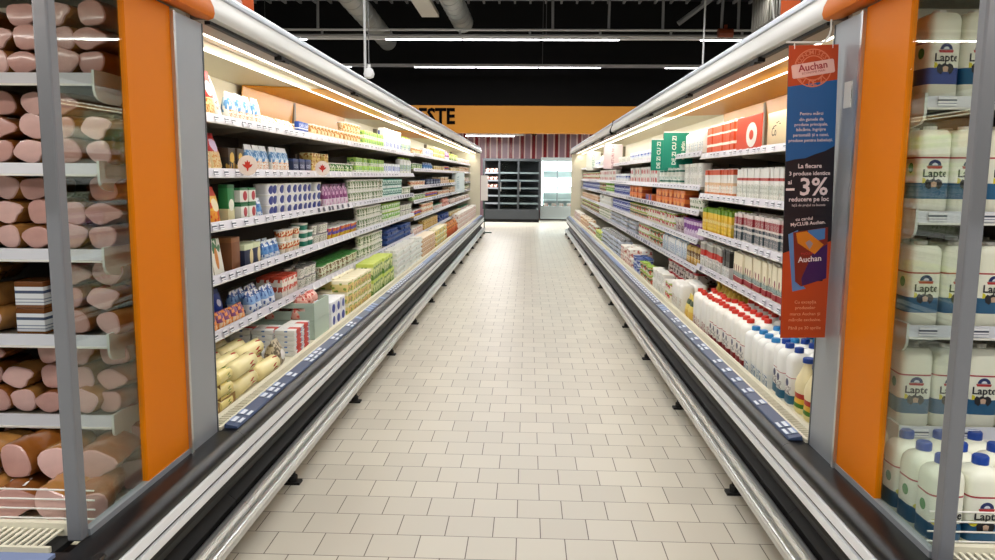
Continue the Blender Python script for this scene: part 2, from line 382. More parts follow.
def case_module(s, y0, y1, shelves, label, near=False, backs=()):
    e = empty('refrigerated_display_case', (CX+s*1.5, (y0+y1)/2, 0)); tag(e, label, 'display case')
    base_profiles(e, s, y0, y1)
    y = 3.598
    while y < y1:
        if y >= y0: foot(e, s, y)
        y += 1.376
    # ticket channel on top of the bumper
    tr = MB().prism([(1.105, .466), (1.108, .474), (1.158, .484), (1.16, .466)], y0+.02, y1-.002, RAILB, s).build('price_rail', e)
    # air grille: frame + slats
    g = MB().prism([(1.165, .455), (1.165, .476), (1.176, .478), (1.176, .455)], y0, y1, CREAM, s)
    g.prism([(1.222, .455), (1.222, .474), (1.228, .484), (1.236, .484), (1.236, .40), (1.23, .40)], y0, y1, CREAM, s)
    y = y0+.006
    st = .024 if y0 < 6 else .04
    while y < y1-.01:
        g.prism([(1.174, .473), (1.174, .476), (1.225, .474), (1.225, .470)], y, y+st*.42, CREAM, s); y += st
    g.build('air_grille', e)
    MB().prism([(1.165, .42), (1.165, .435), (1.23, .435), (1.23, .42)], y0, y1, DARK, s).build('grille_duct', e)
    MB().prism([(1.236, .40), (1.236, .452), (1.95, .452), (1.95, .40)], y0, y1, CREAM, s).build('deck', e)
    MB().prism([(1.95, .1), (1.95, 2.13), (1.985, 2.13), (1.985, .1)], y0, y1, CREAM, s).build('back_panel', e)
    MB().prism([(1.943, .45), (1.943, 1.735 if s < 0 else 1.64), (1.949, 1.735 if s < 0 else 1.64), (1.949, .45)], y0, y1, GAPSHADE, s).build('gap_shade_back', e)  # added dark sheet before the back panel, painted shade between the stock
    for (a, b) in backs:  # added amber sheets paint warm reflections on back, roof and lamp strip
        MB().prism([(1.935, 1.80), (1.90, 2.09), (1.905, 2.095), (1.947, 1.80)], a, b, AMBER, s).build('amber_reflection_header', e)
        MB().prism([(1.455, 2.068), (1.455, 2.076), (1.90, 2.094), (1.90, 2.086)], a, b, AMBER, s).build('amber_reflection_roof', e)
        MB().prism([(1.305, 2.062), (1.305, 2.068), (1.436, 2.066), (1.436, 2.060)], a, b, AMBER, s).build('amber_reflection_strip', e)
    # inner roof, soffit strips, lamp tubes
    MB().prism([(1.45, 2.08), (1.45, 2.11), (1.95, 2.12), (1.95, 2.10)], y0, y1, CREAM, s).build('inner_roof', e)
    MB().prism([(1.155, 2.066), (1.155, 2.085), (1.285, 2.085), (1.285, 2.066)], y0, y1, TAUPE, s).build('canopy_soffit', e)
    r = MB().prism([(1.31, 2.072), (1.31, 2.085), (1.375, 2.095), (1.375, 2.076)], y0, y1, CREAM, s)
    r.prism([(1.382, 2.074), (1.382, 2.095), (1.44, 2.09), (1.44, 2.068)], y0, y1, CREAM, s)
    r.build('lamp_reflector', e)
    for hh, zz in ((1.298, 2.068), (1.447, 2.062)):
        MB().tube((CX+s*hh, y0+.02, zz), (CX+s*hh, y1-.02, zz), .0065, TUBE, 8).build('lamp_tube', e)
    canopy(e, s, y0, y1, CANOPY, CANOPYE)
    MB().prism([(1.15, 2.052), (1.15, 2.065), (1.172, 2.065), (1.172, 2.052)], y0+.01, y1-.01, BLACK, s).build('night_blind', e)
    y = y0+.85
    while y < y1:
        k = MB().prism([(1.13, 2.036), (1.13, 2.056), (1.165, 2.056), (1.165, 2.036)], y-.04, y+.04, BLACK, s)
        k.prism([(1.12, 2.026), (1.12, 2.036), (1.15, 2.044), (1.15, 2.034)], y-.015, y+.05, BLACK, s); k.build('blind_handle', e); y += 1.62
    # uprights at both ends
    for yy in (y0+.002, y1-.027):
        MB().prism([(1.90, .42), (1.90, 2.08), (1.95, 2.08), (1.95, .42)], yy, yy+.025, SHELFM, s).build('upright', e)
    tags = []
    for zb in shelves:
        z = zb+.03
        sh = MB().prism([(1.435, z-.022), (1.435, z), (1.95, z), (1.95, z-.022)], y0+.004, y1-.004, SHELFM, s).build('shelf', e)
        pr = MB().prism([(1.418, zb), (1.43, zb+.046), (1.436, zb+.046), (1.425, zb)], y0+.004, y1-.004, RAILP, s)
        pr.prism([(1.414, zb), (1.414, zb+.004), (1.425, zb+.006), (1.425, zb)], y0+.004, y1-.004, WHITE, s)
        wsub(pr, 'price_rail', sh)
        n = max(1, round((y1-y0)/1.25))
        for i in range(n+1):
            yy = y0+.03+i*(y1-y0-.06)/n
            br = MB().prism([(1.45, z-.024), (1.45, z-.04), (1.9, z-.10), (1.94, z-.10), (1.94, z-.024)], yy-.002, yy+.002, SHELFM, s)
            wsub(br, 'shelf_bracket', sh)
        yy = y0+.08
        while yy < y1-.08:
            tags.append((yy, sh, 1.4165, zb+.024, PAPER, .05)); yy += random.uniform(.085, .2)
    yy = y0+.09
    while yy < y1-.08:
        tags.append((yy, tr, None, None, PAPERB, .055)); yy += random.choice((.085, .1, .2, .26, .32)) if y0 < 6 else .11
    tags.sort(key=lambda t: t[0])
    rest = MB()
    for i, (yy, par, h, z, m, w) in enumerate(tags):
        mb = MB() if i < 99 else rest
        if h: tag_geom(mb, s, h, z, yy, w, .03, .25, m)
        else:
            mb.prism([(1.108, .476), (1.108, .4785), (1.156, .4875), (1.156, .485)], yy-.03, yy+.03, m, s)
        if i < 99: wsub(mb, 'price_tag', par)
    if rest.v:
        o = rest.build('price_tag', e); o['kind'] = 'stuff'
    # light of the tubes
    lamp('case_lamp', (CX+s*1.33, (y0+y1)/2, 2.03), .05, (y1-y0-.1), CASEW*(y1-y0), rot=(0, s*math.radians(-38), 0), col=(1, .95, .84))
    return e
CASEW = 3.4
LS = [1.728, 1.472, 1.217, .963, .694]; LF = [1.74, 1.54, 1.31, 1.12, .90, .66]
RS = [1.637, 1.327, 1.045, .767]; RF = [1.66, 1.39, 1.19, .96, .735]
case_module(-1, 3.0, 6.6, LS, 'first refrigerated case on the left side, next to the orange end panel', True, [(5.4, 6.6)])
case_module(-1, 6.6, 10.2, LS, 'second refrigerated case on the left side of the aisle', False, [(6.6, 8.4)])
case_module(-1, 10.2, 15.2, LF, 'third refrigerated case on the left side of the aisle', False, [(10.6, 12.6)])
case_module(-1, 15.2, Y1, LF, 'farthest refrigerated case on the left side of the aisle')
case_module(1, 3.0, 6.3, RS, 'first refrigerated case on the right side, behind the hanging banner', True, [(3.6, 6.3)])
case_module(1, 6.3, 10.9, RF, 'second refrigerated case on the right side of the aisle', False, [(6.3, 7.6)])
case_module(1, 10.9, 15.5, RF, 'third refrigerated case on the right side of the aisle')
case_module(1, 15.5, Y1, RF, 'farthest refrigerated case on the right side of the aisle')
for s in (-1, 1):   # closing cheek at the far end
    m = MB().prism([(1.17, .1), (1.17, 2.05), (1.985, 2.13), (1.985, .1)], Y1+.003, Y1+.05, CREAM, s)
    tag(m.build('case_end_panel'), ('left' if s < 0 else 'right')+' cream panel closing the far end of the cases', 'panel')

# ------------------------------------------------------------------ end cases facing the camera
def end_case(s, shelves, label):
    e = empty('end_display_case', (CX+s*1.9, 2.5, 0)); tag(e, label, 'display case')
    H = 1.18; YF = 1.80; W = 2.75
    base_profiles(e, s, YF, 2.998)
    def xb(h0, h1, y0, y1, z0, z1, m): 
        a, b = CX+s*h0, CX+s*h1
        return MB().box(min(a, b), max(a, b), y0, y1, z0, z1, m)
    foot(e, s, 2.222)
    # front base facing the camera
    a, b = sorted((CX+s*1.078, CX+s*W))
    MB().prismx([(1.81, .332), (1.795, .34), (1.795, .41), (1.81, .416)], a, b, STRIP).build('bumper_strip', e)
    MB().prismx([(1.80, .419), (1.805, .445), (1.83, .462), (1.97, .462), (1.97, .42)], a, b, BLACKG).build('bumper_top', e)
    MB().box(a, b, 1.82, 2.1, .12, .418, BLACK).build('front_body', e)
    xb(1.2, W, 1.86, 1.94, .463, .474, mat('end_rail_blue', '7c8cb0', .3)).build('price_rail', e)
    g = MB(); a, b = sorted((CX+s*1.23, CX+s*W))
    g.box(a, b, 2.08, 2.10, .44, .492, CREAM); g.box(a, b, 1.96, 1.972, .455, .478, CREAM)
    x = a+.01
    while x < b-.02:
        g.box(x, x+.009, 1.965, 2.085, .470, .476, CREAM); x += .021
    g.build('air_grille', e)
    xb(1.23, W, 1.97, 2.08, .44, .455, DARK).build('grille_duct', e)
    xb(1.22, W, 2.10, 2.95, .37, .40, CREAM).build('deck', e)
    xb(1.22, W, 2.956, 2.995, .1, 2.13, CREAM).build('back_panel', e)
    xb(1.24, W, 2.948, 2.955, .41, 1.76, GAPSHADE).build('gap_shade_back', e)  # same painted shade sheet, behind the hams and bottles
    a, b = sorted((CX+s*1.23, CX+s*(W-.05)))
    for z in (.455, .485, .515, .545):
        MB().tube((a, 2.19, z), (b, 2.19, z), .003, WHITE, 8).build('basket_wire', e)
    # side: pole, glass, orange panel, grey panel
    MB().add([], [], GREYPOLE)
    xb(H, H+.042, 2.03, 2.07, .462, 2.1, GREYPOLE).build('corner_pole', e, bevel=.006)
    xb(H-.004, H+.02, 2.07, 2.74, .455, .482, GREYP).build('bottom_frame', e)
    xb(H+.006, H+.012, 2.07, 2.43, .482, 2.045, GLASS).build('side_glass', e)
    xb(H, H+.02, 2.425, 2.735, .47, 2.06, ORANGE).build('orange_panel', e)
    xb(H-.012, H+.025, 2.735, 2.752, .462, 2.05, STEEL).build('panel_edge', e)
    xb(H-.006, H+.03, 2.752, 2.985, .462, 2.05, GREYP).build('grey_panel', e)
    xb(H+.03, 1.9, 2.96, 2.994, .4, 2.05, CREAM).build('inner_cheek', e)
    xb(H-.008, H+.034, 2.985, 2.994, .462, 2.05, mat('dark_panel_edge', '55595c', .4, .3)).build('panel_trim', e)
    # orange canopy with curved front edge, wraps over the front
    canopy(e, s, 1.62, 2.999, ORANGED, ORANGED, 'orange_canopy')
    a, b = sorted((CX+s*1.2, CX+s*W))
    MB().box(a, b, 1.63, 1.75, 2.06, 2.2, ORANGED).build('front_canopy', e)
    MB().box(a, b, 1.75, 2.95, 2.10, 2.2, mat('grey_inner_roof', 'a4a297', .5)).build('inner_roof', e)
    a, b = sorted((CX+s*1.3, CX+s*W))
    MB().tube((a, 1.8, 2.085), (b, 1.8, 2.085), .012, TUBE, 8).build('lamp_tube', e)
    # shelves
    for zb in shelves:
        HE = 1.33 if s < 0 else 1.28
        a, b = sorted((CX+s*HE, CX+s*W))
        sh = MB().box(a, b, 2.51, 2.95, zb+.012, zb+.034, SHELFM).build('shelf', e)
        pr = MB().prismx([(2.488, zb), (2.50, zb+.042), (2.51, zb+.042), (2.50, zb)], a, b, mat('end_rail_plastic', 'd2d4dc', .3))
        pr.prismx([(2.484, zb), (2.484, zb+.006), (2.50, zb+.008), (2.50, zb)], a, b, WHITE); wsub(pr, 'price_rail', sh)
        if s > 0:
            for q in range(4):
                t = MB().box(a+.03+q*.16, a+.085+q*.16, 2.484, 2.49, zb+.012, zb+.038, PAPER); wsub(t, 'price_tag', sh)
        # pale side bracket
        X = CX+s*(HE-.01)
        prof = [(2.486, zb+.05), (2.486, zb-.012), (2.493, zb-.03), (2.51, zb-.042), (2.56, zb-.05), (2.64, zb-.05), (2.66, zb-.03), (2.66, zb+.05)]
        wsub(MB().prismx(prof, min(X, X+s*.008), max(X, X+s*.008), mat('bracket_white', 'd5ddd6', .4)), 'side_bracket', sh)
    lamp('end_case_lamp', (CX+s*2.0, 1.83, 2.05), 1.5, .05, 4, rot=(math.radians(25), 0, 0), col=(1, .96, .9))
    return e
EL = [1.766, 1.48, 1.20, .912, .635]; ER = [1.707, 1.354, .99, .656]
end_case(-1, EL, 'left end case with orange panel, filled with wrapped hams')
end_case(1, ER, 'right end case with orange panel, filled with milk bottles')

# ------------------------------------------------------------------ product shapes (front faces -Y, stand on z=0)
def rrect(a, b, z, n=4, seg=20, cx=0, cy=0):
    out = []
    for i in range(seg):
        t = 2*PI*(i+.5)/seg; c, s_ = math.cos(t), math.sin(t)
        out.append((cx+a*math.copysign(abs(c)**(2/n), c), cy+b*math.copysign(abs(s_)**(2/n), s_), z))
    return out
def sh_box(w, d, h, ms, bev=.004):
    return MB().box(-w/2, w/2, -d/2, d/2, 0, h, ms[0]).mesh('m', True, bev)
def sh_carton(w, d, h, ms):          # gable-top carton
    m = MB(); g = h*.80
    prof = [(-d/2, 0), (d/2, 0), (d/2, g), (.004, h*.95), (.004, h), (-.004, h), (-.004, h*.95), (-d/2, g)]
    m.prismx(prof, -w/2, w/2, ms[0])
    if len(ms) > 1: m.tube((0, -d*.25, g+.012), (0, -d*.36, g+.034), w*.2, ms[1], 10)
    return m.mesh('m')
def sh_brick(w, d, h, ms):           # flat-top carton with a small cap
    m = MB().box(-w/2, w/2, -d/2, d/2, 0, h*.96, ms[0])
    if len(ms) > 1: m.tube((0, -d*.2, h*.955), (0, -d*.2, h), w*.2, ms[1], 10)
    return m.mesh('m')
def sh_cup(w, d, h, ms):
    r = w/2; m = MB(); R_ = lambda z, q: [(q*math.cos(2*PI*i/12), q*math.sin(2*PI*i/12), z) for i in range(12)]
    m.loft([R_(0, r*.74), R_(h*.9, r*.93)], ms[0]); m.loft([R_(h*.9, r), R_(h, r), R_(h*1.0, r*.9)], ms[-1])
    return m.mesh('m', True)
def sh_tub(w, d, h, ms):
    m = MB(); m.loft([rrect(w*.43, d*.43, 0, 5, 16), rrect(w*.48, d*.48, h*.85, 5, 16)], ms[0])
    m.loft([rrect(w*.5, d*.5, h*.85, 5, 16), rrect(w*.5, d*.5, h*.98, 5, 16), rrect(w*.46, d*.46, h, 5, 16)], ms[-1]); return m.mesh('m', True)
def sh_pouch(w, d, h, ms):
    m = MB(); secs = []
    for z, a, b in ((0, .47, .40), (.12, .5, .5), (.45, .49, .46), (.75, .47, .28), (.90, .46, .06), (1, .48, .03)):
        secs.append(rrect(w*a, d*b, h*z, 3, 14))
    m.loft(secs, ms[0]); me = m.mesh('m', True)
    for v in me.vertices:
        v.co.x += random.uniform(-.004, .004); v.co.y += random.uniform(-.004, .004)
    return me
def sh_bottle(w, d, h, ms):
    a, b = w/2, d/2
    m = MB().loft([rrect(a*.9, b*.9, 0, 4), rrect(a, b, h*.03, 4), rrect(a, b, h*.76, 4), rrect(a*.95, b*.95, h*.82, 3.6), rrect(a*.78, b*.78, h*.87, 2.8), rrect(a*.46, b*.46, h*.90, 2), rrect(a*.40, b*.40, h*.93, 2)], ms[0])
    return m.mesh('m', True)
def sh_wrap(w, d, h, ms):            # shrink-wrapped square bottle with sloping head, caps hidden
    a, b = w/2, d/2
    return MB().loft([rrect(a*.92, b*.92, 0, 5), rrect(a, b, h*.03, 5), rrect(a, b, h*.90, 5), rrect(a*.96, b*.96, h*.96, 4.5), rrect(a*.8, b*.8, h, 4)], ms[0]).mesh('m', True)
def sh_cap(w, d, h, ms):
    a = w*.44/2; z = h*.912
    return MB().loft([rrect(a, a, z, 2, 16), rrect(a, a, h*.985, 2, 16), rrect(a*.85, a*.85, h, 2, 16)], ms[0]).mesh('m', True)
def sh_jug(w, d, h, ms):
    a, b = w/2, d/2
    return MB().loft([rrect(a*.85, b*.85, 0, 2.5), rrect(a, b, h*.06, 2.5), rrect(a*.93, b*.93, h*.3, 2.4), rrect(a, b, h*.48, 2.4), rrect(a*.9, b*.9, h*.62, 2.2), rrect(a*.55, b*.55, h*.78, 2), rrect(a*.36, b*.36, h*.88, 2), rrect(a*.36, b*.36, h*.92, 2)], ms[0]).mesh('m', True)
def sh_roll(w, d, h, ms):            # long film-wrapped cheese roll, axis along x
    m = MB(); secs = []
    for t, q in ((-.5, .25), (-.47, .75), (-.42, 1), (-.1, 1.0), (.2, .97), (.42, 1), (.47, .75), (.5, .25)):
        secs.append([(t*w, q*h/2*math.cos(2*PI*i/14), h/2+q*h/2*math.sin(2*PI*i/14)) for i in range(14)])
    return m.loft(secs, ms[0]).mesh('m', True)
def sh_tray(w, d, h, ms):            # flat tray of pots
    m = MB().box(-w/2, w/2, -d/2, d/2, 0, h*.45, ms[0])
    n = 3
    for i in range(n):
        x = -w/2+w*(i+.5)/n; R_ = lambda z, q: [(x+q*math.cos(2*PI*k/10), -d*.22+q*math.sin(2*PI*k/10), z) for k in range(10)]
        R2 = lambda z, q: [(x+q*math.cos(2*PI*k/10), d*.24+q*math.sin(2*PI*k/10), z) for k in range(10)]
        r = w/n*.47
        for F_ in (R_, R2): m.loft([F_(h*.3, r*.8), F_(h*.9, r*.95), F_(h, r)], ms[-1])
    return m.mesh('m')
def sh_crate(w, d, h, ms):
    t = .008; m = MB(); c = ms[0]
    m.box(-w/2, w/2, -d/2, d/2, 0, t, c)
    for y in (-d/2, d/2-t):
        m.box(-w/2, w/2, y, y+t, 0, h*.55, c); m.box(-w/2, w/2, y, y+t, h*.72, h, c); m.box(-w/2, -w*.36, y, y+t, h*.5, h*.8, c); m.box(w*.36, w/2, y, y+t, h*.5, h*.8, c)
    for x in (-w/2, w/2-t): m.box(x, x+t, -d/2+t, d/2-t, 0, h, c)
    return m.mesh('m')
SH = dict(box=sh_box, carton=sh_carton, brick=sh_brick, cup=sh_cup, tub=sh_tub, pouch=sh_pouch, bottle=sh_bottle, wrap=sh_wrap, jug=sh_jug, roll=sh_roll, tray=sh_tray, crate=sh_crate)

P = pack
M = dict(
 cap_red=mat('cap_red', 'd2301c', .4), cap_blue=mat('cap_blue', '1f5fb0', .35), cap_navy=mat('cap_navy', '17419a', .35), cap_sky=mat('cap_sky', '2d86c8', .35),
 lid_white=mat('lid_white', 'f0efe8', .35), lid_green=mat('lid_green', '4c9a4a', .4), lid_lime=mat('lid_lime', '9cc23c', .4), lid_red=mat('lid_red', 'c02733', .4),
 lid_blue=mat('lid_blue', '30559c', .4), lid_gold=mat('lid_gold', 'c9a23c', .35), lid_teal=mat('lid_teal', '1f8a74', .4), lid_violet=mat('lid_violet', '8c58a0', .4), lid_foil=mat('lid_foil', 'c8c8c8', .25, .7),
 cap_dark=mat('cap_dark', '2a2530', .4))
W_ = 'efeadd'
K = {}
def kind(key, shape, w, d, h, mats, name, cat, cap=None, shared=None):
    K[key] = dict(shape=shape, w=w, d=d, h=h, mats=mats, name=name, cat=cat, cap=cap)
def mk(key, shape, w, d, h, name, cat, bands, lid=None, cap=None, **kw):
    kind(key, shape, w, d, h, [P('pk_'+key, bands, **kw)] + ([M[lid]] if lid else []), name, cat, cap)
# -- snacks, bags
mk('redbag', 'pouch', .13, .07, .22, 'cheese_bag', 'cheese bag', [(0, 'f0dca0'), (.42, 'd8241c'), (.9, 'b81812')], blob=(.5, .62, .3, .16, 'f6e8e0'), text=(.1, .4, 'c87818'))
mk('redbag2', 'pouch', .14, .07, .19, 'cheese_bag', 'cheese bag', [(0, 'f1d9a2'), (.5, 'cf1f1c'), (.92, 'a81410')], blob=(.5, .66, .3, .18, 'e8d0f0'), text=(.1, .5, 'e09020'))
mk('orangebag', 'pouch', .12, .06, .18, 'cheese_bag', 'cheese bag', [(0, 'f2a02c'), (.35, 'f6c03c'), (.75, 'd83c1c')], blob=(.5, .5, .28, .18, 'f8e8c0'), speck=('e05018', .3, 7, 0, .6))
mk('whitewedge', 'pouch', .05, .05, .22, 'cheese_wedge_pack', 'cheese pack', [(0, 'e8e8e2'), (.7, 'f2f2ee')], text=(.2, .8, '8a6a50'))
mk('bluewhitebag', 'pouch', .11, .06, .15, 'cheese_bag', 'cheese bag', [(0, 'ece8e0'), (.5, 'bcd8ee'), (.8, 'f0f0f0')], speck=('5a92c8', .35, 8, .3, .8), text=(.1, .4, 'd08030'))
mk('whitelow', 'pouch', .10, .08, .07, 'soft_cheese_pack', 'cheese pack', [(0, 'f4f2ec')], speck=('d8b070', .2, 6, 0, 1))
mk('bluebox', 'box', .12, .03, .08, 'blue_cheese_box', 'cheese box', [(0, '1a4aa8'), (.4, 'e8eef8'), (.5, '1a4aa8')], text=(.55, .85, 'f0f4ff'))
mk('navybox', 'box', .13, .1, .09, 'cheese_box', 'cheese box', [(0, '16244c'), (.8, '24386c')], text=(.3, .6, 'c8d0e8'))
mk('creampot', 'cup', .095, .095, .085, 'cream_cheese_pot', 'cheese pot', [(0, 'ead9ae')], lid='lid_white', speck=('c8863c', .3, 8, .1, .9))
mk('creambox', 'box', .10, .08, .075, 'cheese_box', 'cheese box', [(0, 'ecd890'), (.6, 'f2e8c0')], speck=('a87830', .3, 7, .1, .9))
mk('greenpot', 'cup', .095, .095, .08, 'cream_cheese_pot', 'cheese pot', [(0, 'c8dca0'), (.5, 'f0f0e0')], lid='lid_white', speck=('4c8a3c', .35, 7, .1, .9))
mk('greencarton', 'box', .10, .08, .07, 'cream_carton', 'cream carton', [(0, 'eef0e0'), (.45, 'a9cf5e')], lid=None, speck=('3c8a48', .25, 7, .2, .8))
mk('bluecarton', 'brick', .07, .06, .115, 'milk_carton', 'milk carton', [(0, 'f0f2f6'), (.3, '3856b8'), (.75, 'f0f2f6')], stripes=('eef0f6', 1, .35), text=(.3, .7, 'dfe4f4'))
mk('tallwhite', 'bottle', .085, .07, .20, 'yogurt_bottle', 'yogurt bottle', [(0, 'f2f2ea'), (.3, 'c8dcc0'), (.6, 'f4f4f0')], cap='lid_lime', text=(.2, .6, '5078b8'))
mk('blackpack', 'box', .10, .07, .12, 'cheese_block_pack', 'cheese pack', [(0, '28201c'), (.6, '3c2c1c')], blob=(.5, .6, .3, .22, 'd8b048'), speck=('b08a3c', .3, 6, 0, .5))
mk('yellowbox', 'box', .10, .09, .07, 'cheese_box', 'cheese box', [(0, 'e2c670'), (.7, 'f2e4a8')], speck=('b87a28', .3, 6, 0, 1))
mk('greentall', 'box', .09, .05, .19, 'cheese_slices_box', 'cheese box', [(0, 'e8e0b0'), (.35, '2f8a4c'), (.9, '206838')], blob=(.5, .45, .38, .16, 'f4f4e4'))
mk('redgreenbox', 'box', .11, .08, .085, 'feta_box', 'cheese box', [(0, '2f7a4c'), (.12, 'f0efe6'), (.85, '2f7a4c')], blob=(.62, .5, .26, .3, 'b82838'))
mk('bluebag', 'pouch', .10, .06, .11, 'mozzarella_bag', 'cheese bag', [(0, 'dfe8f2'), (.3, '5a94d0'), (.7, 'e8f0f8')], speck=('2f6ab8', .35, 6, .1, .9))
mk('bluetub', 'tub', .12, .10, .062, 'cottage_cheese_tub', 'cheese tub', [(0, 'f0f0f2')], lid='lid_white', blob=(.5, .45, .34, .42, '2c3a8c'))
mk('purplebag', 'pouch', .12, .07, .17, 'grated_cheese_bag', 'cheese bag', [(0, 'e8d8e4'), (.35, '8a3a78'), (.8, '6a2a60')], speck=('d8a8c8', .35, 6, 0, .9))
mk('whitesm', 'cup', .07, .07, .07, 'yogurt_cup', 'yogurt cup', [(0, 'efece2')], lid='lid_foil', text=(.2, .8, '80906c'))
mk('whitecup', 'cup', .075, .075, .10, 'yogurt_cup', 'yogurt cup', [(0, 'efeee2')], lid='lid_white', speck=('6f8a5a', .3, 7, .2, .85))
mk('tealcup', 'cup', .075, .075, .10, 'yogurt_cup', 'yogurt cup', [(0, 'eef4f0'), (.3, '2f7a6c'), (.75, 'b8dcd0')], lid='lid_teal', speck=('dff4ec', .35, 7, .2, .85))
mk('limecup', 'cup', .08, .08, .095, 'yogurt_cup', 'yogurt cup', [(0, 'f0f4e0'), (.35, '7ac23c'), (.8, '4c9a2c')], lid='lid_lime', speck=('f4f8e8', .3, 7, .2, .85))
mk('orangecup', 'cup', .075, .075, .075, 'pudding_cup', 'pudding cup', [(0, 'f4ead8'), (.4, 'd86a2c')], lid='lid_white', speck=('f8e8c8', .3, 6, .2, .9))
mk('tealbox', 'tub', .12, .10, .055, 'margarine_tub', 'margarine tub', [(0, 'f0f4f0'), (.2, '1c7a64'), (.8, 'f0f4f0')], lid='lid_white')
mk('carrotpack', 'box', .13, .03, .18, 'cheese_slices_pack', 'cheese pack', [(0, 'f0ede0'), (.8, 'e8e8dc')], blob=(.45, .45, .16, .3, 'd88838'), speck=('3a7a48', .25, 5, .6, 1))
mk('browntray', 'box', .12, .14, .17, 'cardboard_display_tray', 'cardboard tray', [(0, '7c4a26'), (.85, '8f5a30')])
mk('darkbox', 'box', .14, .10, .12, 'cheese_box', 'cheese box', [(0, '1c2848'), (.75, 'd8e0b8')], blob=(.78, .4, .2, .36, 'e8d8a0'))
mk('colorpot', 'cup', .085, .085, .09, 'dessert_pot', 'dessert pot', [(0, 'e8c83c'), (.35, '6a58b0'), (.75, 'c8487c')], lid='lid_white', speck=('e07838', .35, 5, 0, .9))
mk('bluepouch', 'pouch', .10, .07, .16, 'fish_salad_pouch', 'pouch', [(0, 'c83048'), (.28, '1c3c9c'), (.85, '142c70')], blob=(.5, .55, .18, .12, 'e8e8f4'))
mk('smallcolor', 'pouch', .09, .07, .085, 'snack_pack', 'snack pack', [(0, 'e8c8a0'), (.4, '7a3c6c')], speck=('e89040', .45, 5, 0, 1))
mk('whitebluesalad', 'pouch', .10, .08, .12, 'salad_bag', 'salad bag', [(0, 'e6eaf2'), (.4, '86aede'), (.75, 'f0f0f4')], speck=('3f62a8', .3, 6, 0, 1))
mk('redwhitebox', 'box', .11, .08, .13, 'cheese_stick_box', 'cheese box', [(0, 'f0e8e0'), (.3, 'cc4a30'), (.55, 'f4ece0'), (.75, 'cc4a30')], speck=('f4ece0', .4, 6, .2, .9))
mk('palecup', 'cup', .075, .075, .10, 'yogurt_cup', 'yogurt cup', [(0, 'dfe4c8'), (.5, 'f0ecd8')], lid='lid_green', speck=('8a7048', .3, 7, .1, .8))
mk('navytray', 'tray', .24, .14, .055, 'yogurt_multipack', 'yogurt multipack', [(0, '24407c')], lid='lid_blue')
mk('greentray', 'tray', .24, .14, .055, 'yogurt_multipack', 'yogurt multipack', [(0, 'e8ece6'), (.5, '3c8a5a')], lid='lid_white')
mk('roll', 'roll', .30, .085, .085, 'cheese_roll', 'cheese roll', [(0, 'f0e2a6')], speck=('b84a38', .1, 6, .2, 1), rough=.25)
mk('cartroll', 'roll', .16, .06, .06, 'cheese_roll', 'cheese roll', [(0, 'e9d88a')], speck=('7a8a3c', .12, 6, .2, 1), rough=.25)
mk('flatwhite', 'box', .16, .12, .03, 'butter_pack', 'butter pack', [(0, 'e8e8e4')], blob=(.5, .5, .3, .6, 'c8382c'), speck=('6a8ac0', .15, 5, 0, 1))
mk('bluewhitebox', 'box', .13, .16, .085, 'butter_box', 'butter box', [(0, 'eceef4'), (.85, 'f4f4f8')], blob=(.5, .45, .3, .36, '2038a0'))
mk('creambrick', 'box', .13, .12, .085, 'cream_cheese_brick', 'cheese pack', [(0, 'f0dc90'), (.7, 'f6eccc')], speck=('8aa83c', .25, 5, 0, .8), text=(.2, .6, 'c85830'))
mk('greenbox', 'box', .12, .15, .14, 'yogurt_drink_box', 'drink box', [(0, '6a9a34'), (.2, 'e4e8a8'), (.8, 'c8d860')], speck=('5a8a2c', .35, 5, 0, .8))
mk('peachbox', 'box', .16, .16, .06, 'pudding_box', 'pudding box', [(0, 'e8c8a0'), (.7, 'f4e4cc')], speck=('b87848', .25, 5, 0, .9))
mk('orangesack', 'pouch', .16, .12, .24, 'cheese_bag', 'cheese bag', [(0, 'c85a18'), (.5, 'e08a1c')], speck=('7a3010', .3, 6, 0, 1))
mk('palepack', 'box', .15, .12, .10, 'butter_box', 'butter box', [(0, 'ecdcd0'), (.6, 'f0ece4')], speck=('b86a60', .25, 5, 0, .9))
mk('pinksausage', 'pouch', .12, .09, .07, 'sausage_pack', 'sausage pack', [(0, 'dca090'), (.6, 'eec8b8')], speck=('c84838', .25, 5, 0, 1))
mk('greynet', 'pouch', .12, .10, .14, 'net_cheese_bag', 'cheese bag', [(0, 'a89a80'), (.5, 'c0b498')], blob=(.6, .4, .3, .2, 'f0f0ee'), speck=('6a604c', .3, 9, 0, 1))
# -- right side
mk('creambig', 'box', .34, .18, .20, 'cake_box', 'cake box', [(0, 'efd8b0')])
mk('orangeboard', 'box', .17, .06, .22, 'display_box', 'display box', [(0, 'd8481c'), (.75, 'e05a28')])
mk('orangebrick', 'brick', .062, .085, .225, 'milk_carton', 'milk carton', [(0, 'f0e8dc'), (.08, 'd8542c'), (.26, 'f2ece2'), (.34, 'd8542c'), (.62, 'f2ece2'), (.68, 'dd6438'), (.9, 'f0e8dc')], lid='lid_white')
mk('whitebrick', 'brick', .060, .09, .20, 'milk_carton', 'milk carton', [(0, 'f0efe8'), (.2, 'd8dcd4'), (.46, 'f4f3ee'), (.6, 'c04038'), (.68, 'f4f3ee')], lid='lid_white', text=(.05, .5, '9aa08c'))
mk('whiteorange', 'brick', .060, .09, .20, 'milk_carton', 'milk carton', [(0, 'e08848'), (.14, 'f4f1ea'), (.4, 'eac8a0'), (.5, 'f4f1ea'), (.78, 'd8542c')], lid='lid_white', text=(.15, .5, 'd89a60'))
mk('maroonbrick', 'brick', .060, .09, .195, 'milk_carton', 'milk carton', [(0, 'e8e4e0'), (.1, '4c5e66'), (.36, 'dfe0da'), (.44, '3c4e5c'), (.54, 'ece6e0'), (.6, 'a02c38'), (.84, 'f0e4e0')], lid='lid_white', text=(.1, .9, 'c8b8b4'))
